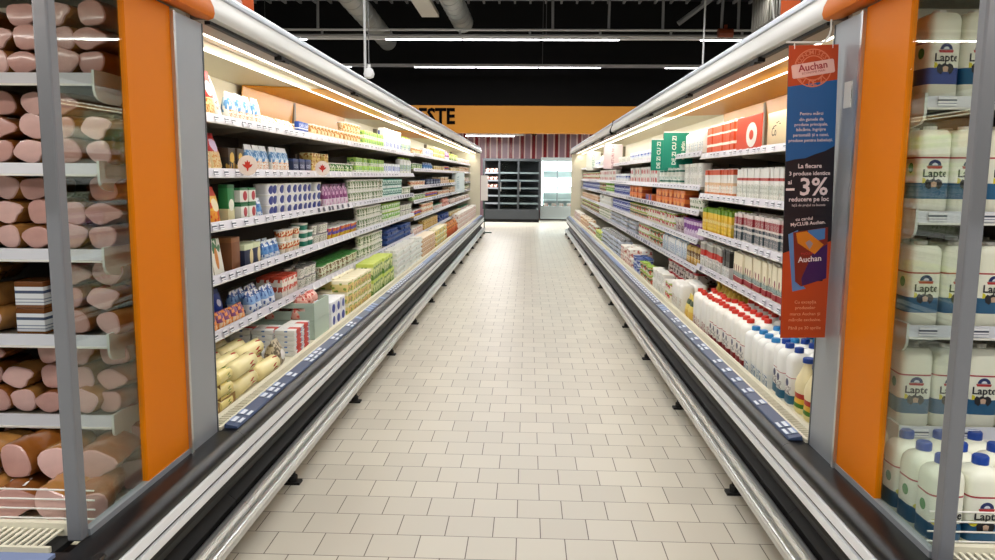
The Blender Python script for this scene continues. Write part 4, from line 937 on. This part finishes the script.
# teal vertical boards (right) and pale boards
def vboard(s, y, w, z0, z1, h, col, tcol, txt, label, name='hanging_board'):
    e = empty(name, (CX+s*h, y, z0)); tag(e, label, 'shelf board')
    X = CX+s*h
    MB().box(X-w/2, X+w/2, y, y+.008, z0, z1, mat('brd_'+col, col, .5)).build('board', e)
    MB().box(X-w/2, X+w/2, y-.002, y+.010, z1, z1+.012, mat('board_cap_white', 'eeeeea', .5)).build('top_rail', e)
    if txt:
        m = MB()
        for vs, fs in text_parts(txt): m.add([(X-yy, y-.0015, (z0+z1)/2+xx) for xx, yy in vs], fs, mat('brdtxt_'+tcol, tcol, .5))
        m.build('lettering', e)
TX = [('PRODUSE LACTATE', 0, .05, .055, 0, .02), ('din Romania', 0, -.03, .045, 0, .01)]
def tealtext(w): return [('DE ZI CU ZI', 0, .035, .05, 0, .03), ('mai ieftin', 0, -.045, .045, 0, .03)]
vboard(1, 7.35, .27, 1.58, 1.90, 1.44, '12957c', 'e8f4ee', tealtext(0), 'teal vertical board with white letters, nearer of the teal pair')
vboard(1, 7.9, .22, 1.56, 1.86, 1.39, '12957c', 'e8f4ee', tealtext(0), 'teal vertical board with white letters, farther of the teal pair')
vboard(1, 12.75, .30, 1.62, 2.0, 1.42, 'ead4d8', 'a86878', [('GUSTURI NOI', 0, 0, .06, 0, .01)], 'pale pink vertical board standing out of the right top shelf')
vboard(1, 16.5, .30, 1.62, 2.0, 1.42, 'eceee6', '8aa898', [('OFERTA', 0, 0, .08, 0, .01)], 'whitish vertical board on the right top shelf near the far end')
vboard(-1, 16.2, .26, 1.15, 1.55, 1.38, 'd6e4ea', '88a8b8', [('OFERTA', 0, 0, .07, 0, .01)], 'pale blue-white board on the left far case')
# white blade sign at the far left end of the cases and the green stand under it
e = empty('aisle_end_sign', (CX-1.08, 20.42, 0)); tag(e, 'slim white sign on a dark green stand at the left aisle end', 'sign stand')
X = CX-1.07
MB().box(X-.09, X+.09, 20.40, 20.415, .85, 1.50, mat('sign_white', 'e4dede', .5)).build('sign_panel', e)
m = MB(); gm = mat('stand_green', '1f4034', .5); m.tube((X, 20.42, 0.03), (X, 20.42, 1.5), .014, gm); m.box(X-.02, X+.02, 20.2, 20.64, .0, .03, gm); m.box(X-.2, X+.2, 20.40, 20.44, 0, .03, gm); m.build('stand', e)

# ------------------------------------------------------------------ hams in the left end case
HF = mat('ham_cut_face', 'c49890', .28, noise=.16, nscale=22, coat=.5); HS = mat('ham_rind', '8a5220', .28, noise=.5, nscale=14, coat=.6); HL = mat('ham_light_rind', 'a8763f', .25, noise=.4, nscale=16, coat=.6)
HF2 = mat('ham_pale_face', 'd6b0aa', .28, noise=.14, nscale=24, coat=.5)
def ham_mesh(seed, rx, rz_, ln, fm, sm):
    random.seed(seed); m = MB(); n = 18
    ph = [random.uniform(0, 6.28) for _ in range(3)]; am = [random.uniform(.03, .09) for _ in range(3)]
    def ring(y, q): return [((q*rx*(1+sum(am[k]*math.cos((k+2)*t+ph[k]) for k in range(3))))*math.cos(t)+ .01*math.sin(y*9+ph[0]),
                             y, rz_*q*(1+sum(am[k]*math.cos((k+2)*t+ph[k]) for k in range(3)))*math.sin(t)) for t in [2*PI*i/n for i in range(n)]]
    def wr(y, q):
        return [(x+random.uniform(-.0022, .0022), yy, z+random.uniform(-.0022, .0022)) for x, yy, z in ring(y, q)]
    secs = [ring(0, .0001), ring(-.001, .6), ring(.002, .93), ring(.007, .985), ring(.016, 1.02)]
    n_ = 14
    for i in range(n_): secs.append(wr(.03+(ln*.82-.03)*i/(n_-1), 1.03+.03*math.sin(i*.6)))
    secs += [wr(ln*.9, .86), wr(ln*.96, .55), ring(ln*.985, .18), ring(ln, .10)]
    m.loft(secs[:4], fm); m.loft(secs[3:], sm); me = m.mesh('ham', True); zmin = min(v.co.z for v in me.vertices)
    for v in me.vertices: v.co.z -= zmin
    return me
HAMS = [ham_mesh(s_, .054+.006*(s_ % 3), .050+.005*((s_+1) % 3), .24+.02*(s_ % 2), (HF, HF2)[s_ % 2], (HS, HL)[s_ % 2]) for s_ in range(6)]
HO = [bpy.data.objects.new('ham', me) for me in HAMS]
film = mat('ham_paper_label', 'dadfe2', .4)
LBL = MB().prismx([(0, 0), (-.001, .001), (.048, .058), (.05, .057)], -.028, .028, pack('ham_label', [(0, 'e4e6e6')], text=(.1, .9, '3c4a60')))
LBLM = MB().box(-.03, .03, .03, .10, .1035, .1045, pack('ham_label2', [(0, 'e4e6e6'), (.5, 'f0f0f0')], text=(.1, .9, '3c4a60'))).mesh('ham_label')
random.seed(11)
def ham(x, y, z, i, label, group, rz=0., rx=0., sticker=False, sc=None):
    o = HO[i % 6].copy(); COL.objects.link(o); o.location = (x, y, z); o.rotation_euler = (rx, 0, rz); tag(o, label, 'ham', group)
    if sc: o.scale = sc
    if sticker:
        c = bpy.data.objects.new('paper_label', LBLM); COL.objects.link(c); c.parent = o; c['label'] = 'white printed label'
names = ['top shelf', 'second shelf', 'third shelf', 'fourth shelf', 'fifth shelf']
for li, zb in enumerate(EL):
    zt = zb+.035; k = 0
    for col in range(7):
        x = CX-1.352-col*.106+random.uniform(-.006, .006)
        for lay in range(3):
            if lay == 2 and (col*3+li) % 4 == 1: continue
            if li == 3 and col in (2, 3): continue
            xx = x-.012*lay+random.uniform(-.01, .01)
            ham(xx, 2.52+.02*lay+random.uniform(0, .02), zt+lay*.079+.001, li*3+col+lay*2, f'pink-faced wrapped ham lying on the left end case {names[li]}', f'hams on the left end case {names[li]}',
                rz=random.uniform(-.28, .22), sticker=(random.random() < .25), sc=(.86, 1, .72))
# flat labelled packs on the fourth shelf
kind('meatpack', 'box', .098, .13, .09, [pack('pk_meat', [(0, '7a4c28'), (.12, 'dfe4ea'), (.2, '8a94a8'), (.24, 'dfe4ea'), (.32, '8a94a8'), (.36, 'dfe4ea'), (.55, '4a5670'), (.66, 'dfe4ea'), (.8, '6e4220')], rough=.25)], 'sliced_meat_pack', 'meat pack')
for lay in range(2):
    put('meatpack', (CX-1.61, 2.59, EL[3]+.036+lay*.0905), random.uniform(-.05, .05), ('lower' if lay == 0 else 'upper')+' brown meat pack with white label, left end case fourth shelf', None)
# deck heap
for r_, (zz, yy) in enumerate(((.402, 2.24), (.503, 2.33))):
    for col in range(12):
        bk = col//6; kx = col % 6
        ham(CX-1.272-kx*.135-(.05 if r_ % 2 else 0), yy+bk*.26+random.uniform(0, .03), zz, col+r_*2, ('lowest', 'uppermost')[r_]+' layer wrapped ham heaped in the left end case bottom',
            'ham heap layer '+('low', 'middle', 'top')[r_], rz=(random.uniform(-.35, .35) if kx else random.uniform(.05, .4)), rx=random.uniform(-.05, .12), sticker=(random.random() < .3))

# ------------------------------------------------------------------ milk bottles in the right end case
BW = .104; BH = .272
def bot_mat(name, c):
    return pack(name, [(0, 'eeeedc'), (.17, c), (.36, 'f2f2e4'), (.655, 'a8333c'), (.675, 'f0f0de')], rough=.35)
BB = bot_mat('lapte_blue', '1e5c86'); BR = bot_mat('lapte_red', '8e1f2c'); BV = bot_mat('lapte_violet', '4a5a9c')
bt_txt = mat('bottle_black_print', '1c1c24', .5); bt_navy = mat('emblem_navy', '1e2c64', .5); bt_red = mat('emblem_red', 'b02c34', .5); bt_yel = mat('bottle_yellow', 'd8cc2c', .5); bt_grn = mat('bottle_green', '3f8a4a', .5)
def bottle_label(w):
    a = w/2; m = MB()
    def yo(x): return -a*(max(0, 1-(abs(x)/a)**4))**.25-.0012
    def flat(pts, z, mtl, off=0):
        n = len(pts); m.add([(x, yo(x)-off, z+q) for x, q in pts], [tuple(range(n))], mtl)
    H_ = BH
    arc = [(.020*math.cos(PI*i/10), .019*math.sin(PI*i/10)) for i in range(11)]; flat(arc, H_*.545, bt_navy)
    arc2 = [(.009*math.cos(PI*i/8), .008*math.sin(PI*i/8)) for i in range(9)]; flat(arc2, H_*.55, mat('emblem_white', 'dfe4f0', .5), .0006)
    flat([(-.024, -.001), (.024, -.001), (.021, -.009), (-.021, -.009)], H_*.545, bt_red)
    flat([(-.034+.011*math.cos(2*PI*i/14), .009*math.sin(2*PI*i/14)) for i in range(14)], H_*.375, bt_yel)
    cow = [(-.024, -.012), (-.026, .004), (-.02, .013), (-.012, .009), (-.004, .014), (.006, .010), (.014, .014), (.024, .008), (.028, -.004), (.022, -.014), (.016, -.02), (.01, -.012), (-.006, -.012), (-.012, -.02)]
    flat(cow, H_*.345, bt_txt, .0003)
    flat([(-.006, -.012), (.008, -.012), (.010, .002), (.0, .006), (-.008, .002)], H_*.345, mat('cow_face', 'c8a890', .5), .0008)
    for vs, fs in text_parts([('Lapte', .003, 0, .034, 0, .02)]):
        m.add([(x, yo(x)-.0004, H_*.455+y) for x, y in vs], fs, bt_txt)
    # green round mark on the side
    m.add([(a+.0006, -.008+.017*math.cos(2*PI*i/16), H_*.52+.017*math.sin(2*PI*i/16)) for i in range(16)], [tuple(range(16))], bt_grn)
    m.add([(-a-.0006, -.008+.017*math.cos(2*PI*i/16), H_*.52+.017*math.sin(2*PI*i/16)) for i in range(16)], [tuple(range(16))], bt_grn)
    me = bpy.data.meshes.new('bottle_label'); me.from_pydata(m.v, [], m.f)
    for q in m.ms: me.materials.append(q)
    for p, k in zip(me.polygons, m.mi): p.material_index = k
    return me
LAB = bottle_label(BW)
wm = {c: sh_wrap(BW, BW, BH-.012, [c]) for c in (BB, BR, BV)}
bm_ = {c: sh_bottle(BW, BW, BH+.02, [c]) for c in (BB, BR)}; capm = sh_cap(BW, BW, BH+.02, [M['cap_navy']])
capw = MB().loft([rrect(.02, .02, BH-.012, 2, 14), rrect(.02, .02, BH, 2, 14)], M['lid_white']).mesh('cap')
PB = {}
def milk(x, y, z, c, rz, label, group, cap):
    me = (bm_ if cap else wm)[c]; o = bpy.data.objects.new('milk_bottle', me); COL.objects.link(o); o.location = (x, y, z); o.rotation_euler = (0, 0, rz); tag(o, label, 'milk bottle', group)
    l = bpy.data.objects.new('label', LAB); COL.objects.link(l); l.parent = o; l['label'] = 'printed front label reading Lapte'
    q = bpy.data.objects.new('cap', capm if cap else capw); COL.objects.link(q); q.parent = o; q['label'] = 'navy blue cap' if cap else 'white cap'
for li, zb in enumerate(ER):
    for col in range(6):
        for row in range(3):
            c = BB
            if col >= 3 and li in (1, 2): c = BR
            if li == 0 and col == 0: c = BV if row == 0 else BR
            nm = ('blue', 'red', 'violet')[(BB, BR, BV).index(c)]
            pos = ('front row', 'middle row', 'back row')[row]
            milk(CX+1.335+col*.1075, 2.572+row*.112, zb+.035, c, random.uniform(-.08, .08), f'white milk bottle with {nm} band, {names[li]} of right end case, {pos}', f'{nm} milk bottles {names[li]} {pos}', False)
for col in range(7):
    for row in range(5):
        pos = ('front row', 'second row', 'third row', 'fourth row', 'back row')[row]
        milk(CX+1.295+col*.1075, 2.26+row*.112, .401, BB, random.uniform(-.06, .06), f'navy-capped milk bottle in the right end case bottom, {pos}', f'navy-capped bottles {pos}', True)

# ------------------------------------------------------------------ hanging promotional banner
def banner():
    yb = 2.90; x0, x1, zt, zb = .968, 1.142, 1.965, .905
    e = empty('hanging_banner', ((x0+x1)/2, yb, zb)); tag(e, 'tall narrow promotional banner hanging from a wire arm on the right', 'banner')
    xc = (x0+x1)/2; w = x1-x0; Hh = zt-zb
    U = lambda u, v: (x0+u*w, zt-v*Hh)      # u right, v down 0..1
    navy = mat('banner_dark_navy', '150f1a', .45); blue = mat('banner_blue', '1f5a94', .45); org = mat('banner_orange', 'b8400c', .45); pk = mat('banner_pale_pink', 'e8b8ac', .45); wt = mat('banner_white_print', 'e6d2d2', .45)
    bd = MB().box(x0, x1, yb, yb+.004, zb, zt, navy); bd.build('board', e)
    lay = [0]
    def poly(name, pts, mtl, off):
        m = MB(); a = [U(*p) for p in pts]; n = len(a)
        m.add([(x, yb-off, z) for x, z in a]+[(x, yb-.0001, z) for x, z in a], [tuple(range(n))]+[(i, (i+1) % n, n+(i+1) % n, n+i) for i in range(n)], mtl); return m.build(name, e)
    # vertical fractions measured down the board (285 px tall)
    poly('blue_field', [(0, .135), (1, .115), (1, .335), (.8, .352), (.6, .362), (.4, .375), (.2, .378), (0, .385)], blue, .0006)
    poly('orange_top', [(0, 0), (1, 0), (1, .115), (0, .135)], org, .0008)
    poly('orange_foot', [(0, .70), (.18, .69), (.3, .8), (.85, .80), (.9, .665), (1, .66), (1, 1), (0, 1)], org, .0006)
    # round stamp
    cx, cz = U(.5, .075); cz -= .0
    def ringm(name, r0, r1, a0, a1, mtl, off, n=40):
        m = MB(); vs = []
        for i in range(n+1):
            t = a0+(a1-a0)*i/n
            vs += [(cx+r0*math.cos(t), yb-off, cz+r0*math.sin(t)), (cx+r1*math.cos(t), yb-off, cz+r1*math.sin(t))]
        m.add(vs, [(2*i, 2*i+1, 2*i+3, 2*i+2) for i in range(n)], mtl); return m.build(name, e)
    r = .067; pk2 = mat('banner_salmon', 'd87a58', .45)
    ringm('stamp_ring', r*.94, r, 0, 2*PI, pk2, .0012); ringm('stamp_inner_ring', r*.60, r*.66, 0, 2*PI, pk2, .0012)
    m = MB(); s_ = 'ECONOMISESTE'
    for i, ch in enumerate(s_):
        t = math.radians(168-i*(156/(len(s_)-1)))
        for vs, fs in text_parts([(ch, 0, 0, .022, t-PI/2, .01)]):
            m.add([(cx+x+r*.8*math.cos(t), yb-.0014, cz+y+r*.8*math.sin(t)) for x, y in vs], fs, pk2)
    s_ = 'ZI DE ZI'
    for i, ch in enumerate(s_):
        if ch == ' ': continue
        t = math.radians(222+i*(96/(len(s_)-1)))
        for vs, fs in text_parts([(ch, 0, 0, .026, t+PI/2, .02)]):
            m.add([(cx+x+r*.8*math.cos(t), yb-.0014, cz+y+r*.8*math.sin(t)) for x, y in vs], fs, pk2)
    m.build('stamp_lettering', e)
    tilt = .14; c, sn = math.cos(tilt), math.sin(tilt)
    m = MB(); rw, rh = .075, .024; pts = []
    for sx, sy, a in ((1, 1, 0), (-1, 1, 90), (-1, -1, 180), (1, -1, 270)):
        for q in range(4):
            t = math.radians(a+q*30); pts.append((sx*(rw-.006)+.006*math.cos(t), sy*(rh-.006)+.006*math.sin(t)))
    R_ = [(cx+x*c-y*sn, cz-.003+x*sn+y*c) for x, y in pts]; n = len(R_)
    m.add([(x, yb-.0022, z) for x, z in R_]+[(x, yb-.001, z) for x, z in R_], [tuple(range(n))]+[(i, (i+1) % n, n+(i+1) % n, n+i) for i in range(n)], pk); m.build('stamp_ribbon', e)
    def txt(name, items, mtl, off=.0016, ox=None, oz=None):
        m = MB()
        for vs, fs in text_parts(items): m.add([(x, yb-off, z) for x, z in vs], fs, mtl)
        return m.build(name, e)
    rd = mat('banner_deep_red', 'a02c34', .45)
    txt('stamp_name', [('Auchan', cx-.0005, cz+.004, .034, tilt, .02), ('ECONOMII MARI', cx+.002, cz-.0145, .011, tilt, .0)], rd, .0028)
    L_ = lambda s, v, sz, b=.008, u=.5, rot=0: (s, U(u, v)[0], U(u, v)[1], sz, rot, b)
    txt('blue_field_lettering', [L_(s, v, .0155) for s, v in (('Pentru mărci', .226), ('din gamele de', .245), ('produse principale,', .262), ('băcănie, îngrijire', .279), ('personală și a casei,', .297), ('produse pentru bebeluși.', .315))], wt)
    txt('offer_lettering', [L_('La fiecare', .402, .022, .02), L_('3 produse identice', .427, .0195, .02), L_('ai', .456, .022, .02, .1), L_('reducere pe loc', .515, .0225, .02), L_('față de prețul cu bucata', .535, .0125, .0)], wt)
    txt('offer_number', [L_('3%', .475, .088, .018, .59), L_('–', .478, .05, .05, .11)], wt)
    txt('card_lettering', [L_('cu cardul', .582, .017, .01, .42, .07), L_('MyCLUB Auchan.', .598, .0175, .015, .5, .07)], wt)
    # loyalty card picture
    q = mat('card_orange', 'd07818', .4)
    poly('card_blue_edge', [(.10, .635), (.30, .620), (.34, .80), (.5, .825), (.22, .835)], mat('card_blue', '5a7fb4', .4), .001)
    poly('card_field', [(.2, .628), (.92, .612), (.92, .79), (.4, .818), (.27, .80)], mat('card_maroon', '7c2414', .4), .0013)
    poly('card_purple', [(.62, .70), (.92, .67), (.92, .79), (.42, .815), (.40, .79)], mat('card_purple', '3c1450', .4), .0016)
    poly('card_phone', [(.5, .622), (.86, .615), (.86, .652), (.58, .662)], mat('card_sky', '4878b0', .4), .0017)
    poly('card_orange_patch', [(.26, .63), (.48, .625), (.84, .672), (.66, .705), (.30, .665)], q, .0021)
    poly('card_grey_patch', [(.46, .665), (.54, .655), (.62, .668), (.55, .688)], mat('card_grey', '9a8488', .4), .0024)
    txt('card_name', [L_('Auchan', .722, .028, .02, .56, .07)], wt, .0028); txt('card_club', [L_('MyCLUB', .702, .012, .0, .5, .07)], mat('card_red_print', 'c83c3c', .4), .0028)
    txt('foot_lettering', [L_(s, v, .0165) for s, v in (('Cu excepția', .873), ('produselor', .893), ('marca Auchan și', .915), ('mărcile exclusive.', .936), ('Până pe 30 aprilie', .965))], mat('banner_peach_print', 'e89a70', .45))
    # wire arm clamped to the grey panel
    m = MB(); wm_ = mat('white_wire', 'dcdcd8', .35); ax = CX+1.172
    pts = [(x0-.01, yb, zt+.012), (1.09, yb, zt+.008), (ax-.018, yb, zt+.012), (ax-.004, yb, zt+.03), (ax, yb-.005, zt+.05), (ax-.002, yb-.01, zt+.085)]
    for a, b in zip(pts, pts[1:]): m.tube(a, b, .0035, wm_, 8)
    m.build('wire_arm', e, smooth=True)
    for x in (x0+.02, x1-.02): MB().tube((x, yb+.001, zt-.012), (x, yb+.001, zt+.012), .0025, wm_, 8).build('hook', e)
banner()
_b = next(o for o in bpy.data.objects if o.name == 'hanging_banner'); _b.rotation_euler[1] = -.028; _b.location.x -= .017
# small sticker on the grey panel
m = MB().box(CX+1.1700, CX+1.1738, 2.80, 2.86, 1.74, 1.83, pack('panel_sticker', [(0, 'e4e2da')], blob=(.5, .5, .3, .2, '4a4a48'), text=(.15, .85, '9a9a90')))
tag(m.build('paper_sticker'), 'small white paper sticker on the right grey panel', 'sticker')

# promotional cards standing on the canopies
def promo(x, y, w, h, label, fig=True):
    e = empty('promotional_card', (x, y, 2.21)); tag(e, label, 'promotional card')
    MB().box(x-w/2, x+w/2, y, y+.006, 2.209, 2.209+h, mat('promo_orange', 'd85a10', .5)).build('card', e)
    if fig:
        pts = [(-.06, 0), (.06, 0), (.055, .06), (.03, .07), (.05, .1), (.035, .15), (0, .18), (-.035, .15), (-.05, .1), (-.03, .07), (-.055, .06)]
        k = .9; MB().add([(x+.06+a*k, y-.002, 2.215+b*k) for a, b in pts], [tuple(range(len(pts)))], mat('promo_pink', 'ecd0c8', .5)).build('printed_figure', e)
promo(-1.535, 4.0, .30, .42, 'orange promotional card standing on top of the left case')
promo(1.38, 4.35, .10, .22, 'small orange card standing on top of the right case', False)
m = MB(); m.tube((1.30, 4.3, 2.21), (1.26, 4.3, 2.45), .004, mat('white_wire', 'dcdcd8')); m.tube((1.30, 4.3, 2.21), (1.38, 4.3, 2.215), .004, mat('white_wire', 'dcdcd8'))
tag(m.build('bent_wire'), 'bent white wire on top of the right case', 'wire')
# joint bands on the right canopy
MB_ = MB().prism([(1.145, 2.04), (1.116, 2.06), (1.114, 2.08), (1.12, 2.11), (1.136, 2.14), (1.146, 2.18), (1.15, 2.215), (1.19, 2.22), (1.19, 2.17), (1.2, 2.05)], 10.35, 10.40, BLACK, 1)
tag(MB_.build('canopy_strap'), 'thin black strap around the right canopy', 'strap')

# ------------------------------------------------------------------ far fridges
def far_fridge():
    x0, x1, y = -1.43, .37, 25.4; e = empty('multideck_fridge', ((x0+x1)/2, y, 0)); tag(e, 'dark grey open-shelved fridge with three bays at the aisle end', 'fridge')
    g = mat('dark_grey_fridge', '33373a', .4, .2); nv = mat('navy_shelf_back', '10141f', .5); lt = mat('fridge_shelf_edge', '777d84', .4)
    b = MB().box(x0, x1, y, y+.8, .0, .10, BLACK); b.box(x0, x1, y-.02, y+.8, .10, .42, g); b.box(x0, x1, y+.7, y+.8, .42, 2.03, nv); b.box(x0, x1, y, y+.8, 1.97, 2.05, g)
    b.build('body', e)
    bays = [x0, x0+.50, x0+1.12, x1]
    for i, x in enumerate(bays): MB().box(x-.03, x+.03, y-.02, y+.05, .42, 2.05, g).build('door_post', e)
    for i in range(3):
        for k in range(5):
            z = .56+k*.245+.04
            s_ = MB().box(bays[i]+.03, bays[i+1]-.03, y+.02, y+.6, z, z+.012, nv); s_.box(bays[i]+.03, bays[i+1]-.03, y+.005, y+.02, z-.02, z+.035, lt); s_.build('shelf', e)
    for i in (1, 2): MB().box(bays[i+0]+.05, bays[i]+.065, y-.05, y-.03, 1.0, 1.3, STEEL).build('door_handle', e)
    for i in (1, 2): MB().box(bays[i]+.03, bays[i+1]-.03, y-.005, y, .44, 1.97, GLASS).build('door_glass', e)
    ph = pack('far_ham', [(0, 'c89c94'), (.5, 'e0c0b4')], speck=('7a4430', .4, 5, 0, 1)); 
    kind('farham', 'pouch', .12, .1, .14, [ph], 'wrapped_ham', 'ham')
    for k in (2, 3, 4):
        for j in range(3): put('farham', (bays[0]+.12+j*.135, y+.10, .56+k*.245+.053), 0, 'small pink ham pack in the left bay of the dark far fridge', 'ham packs in the dark far fridge')
    x0, x1, y = .43, 2.1, 26.6; e = empty('glass_door_cooler', ((x0+x1)/2, y, 0)); tag(e, 'bright white glass-door cooler at the end of the aisle', 'cooler')
    lg = mat('light_grey_cooler', 'a6b0b0', .4, .2); wi = mat('cooler_interior_white', 'eef4f4', .5)
    b = MB().box(x0, x1, y, y+.8, .05, .48, lg); b.box(x0, x1, y+.74, y+.8, .48, 2.1, wi); b.box(x0, x1, y, y+.8, 2.0, 2.12, lg); b.box(x0, x0+.04, y, y+.8, .48, 2.0, lg); b.box(x1-.04, x1, y, y+.8, .48, 2.0, lg)
    b.build('body', e)
    for q in (x0+.02, x0+.56, x0+1.1, x1-.02): MB().box(q-.02, q+.02, y-.03, y, .48, 2.02, lg).build('door_frame', e)
    MB().box(x0, x1, y-.012, y-.006, .5, 2.0, GLASS).build('door_glass', e)
    for k in range(5): MB().box(x0+.05, x1-.05, y+.15, y+.70, .68+k*.25, .69+k*.25, wi).build('shelf', e)
    MB().tube((x0+.06, y+.06, .52), (x0+.06, y+.06, 1.98), .02, TUBE2).build('lamp_tube', e); MB().tube((x0+1.1, y+.06, .52), (x0+1.1, y+.06, 1.98), .02, TUBE2).build('lamp_tube', e)
    lamp('cooler_lamp', ((x0+x1)/2, y+.08, 1.94), 1.4, .1, 45, rot=(math.radians(35), 0, 0), col=(.9, .97, 1))
    lamp('cooler_lamp', ((x0+x1)/2, y+.08, 1.2), 1.4, .06, 25, rot=(math.radians(90), 0, 0), col=(.9, .97, 1))
    for j in range(4): put('palepack', (x0+.2+j*.26, y+.3, .481), 0, 'small pale box on the floor of the white cooler', 'boxes in the white cooler')
TUBE2 = mat('cool_lamp_tube', 'f0faff', .5, emit=14)
far_fridge()
e = empty('strip_light', (-1.2, 24.6, 2.74)); tag(e, 'short white strip light under the orange sign band', 'ceiling light')
MB().box(-1.95, -.15, 24.55, 24.65, 2.73, 2.79, mat('lamp_trunking', '9d9da0')).build('trunking', e); MB().box(-1.95, -.45, 24.56, 24.64, 2.70, 2.729, mat('luminaire_diffuser', 'fdfbff')).build('diffuser', e)
for x in (-1.8, -.3): MB().tube((x, 24.6, 2.79), (x, 24.6, 2.99), .006, STEEL, 6).build('suspension_wire', e)
lamp('soffit_lamp', (-1.2, 24.6, 2.69), 1.6, .08, 210, col=(1, .97, .95))
lamp('soffit_lamp', (2.5, 24.6, 2.9), 1.6, .08, 130, col=(1, .97, .95))
m = MB().tube((.05, 24.9, 2.86), (.22, 24.75, 2.78), .05, BLACK, 10).tube((.1, 24.9, 2.84), (.1, 24.9, 2.99), .012, BLACK, 6)
tag(m.build('spot_lamp'), 'small dark spotlight under the orange sign', 'spotlight')

# ------------------------------------------------------------------ world, camera, view
w = bpy.data.worlds.new('World'); scene.world = w; w.use_nodes = True; w.node_tree.nodes['Background'].inputs[0].default_value = (.9, .95, 1, 1); w.node_tree.nodes['Background'].inputs[1].default_value = .0
F = 780.; VX, VY, RO = 528., 176., .009
Yc = Vector((VX-497.5, VY-280, F)).normalized()
d = Vector((-RO, 1, 0)); d.z = -(Yc.x*d.x+Yc.y*d.y)/Yc.z; d.normalize(); Zc = -d; Xc = Yc.cross(Zc)
if Xc.x < 0: Xc = -Xc
# rows of world axes expressed in camera axes (x right, y up, z back)
f = lambda v: Vector((v.x, -v.y, -v.z))
a, b, c = f(Xc), f(Yc), f(Zc)
Rm = Matrix((tuple(a), tuple(b), tuple(c))).to_4x4()
cam = bpy.data.cameras.new('camera'); co = bpy.data.objects.new('camera', cam); COL.objects.link(co)
co.matrix_world = Matrix.Translation((0, 0, 1.494)) @ Rm
cam.sensor_width = 36; cam.lens = 36*F/995; cam.clip_start = .05; cam.clip_end = 100
scene.camera = co
scene.view_settings.view_transform = 'Standard'; scene.view_settings.look = 'None'; scene.view_settings.exposure = 0.0; scene.view_settings.gamma = 1
scene.view_settings.use_curve_mapping = False
print('products', NP, 'objects', len(bpy.data.objects))
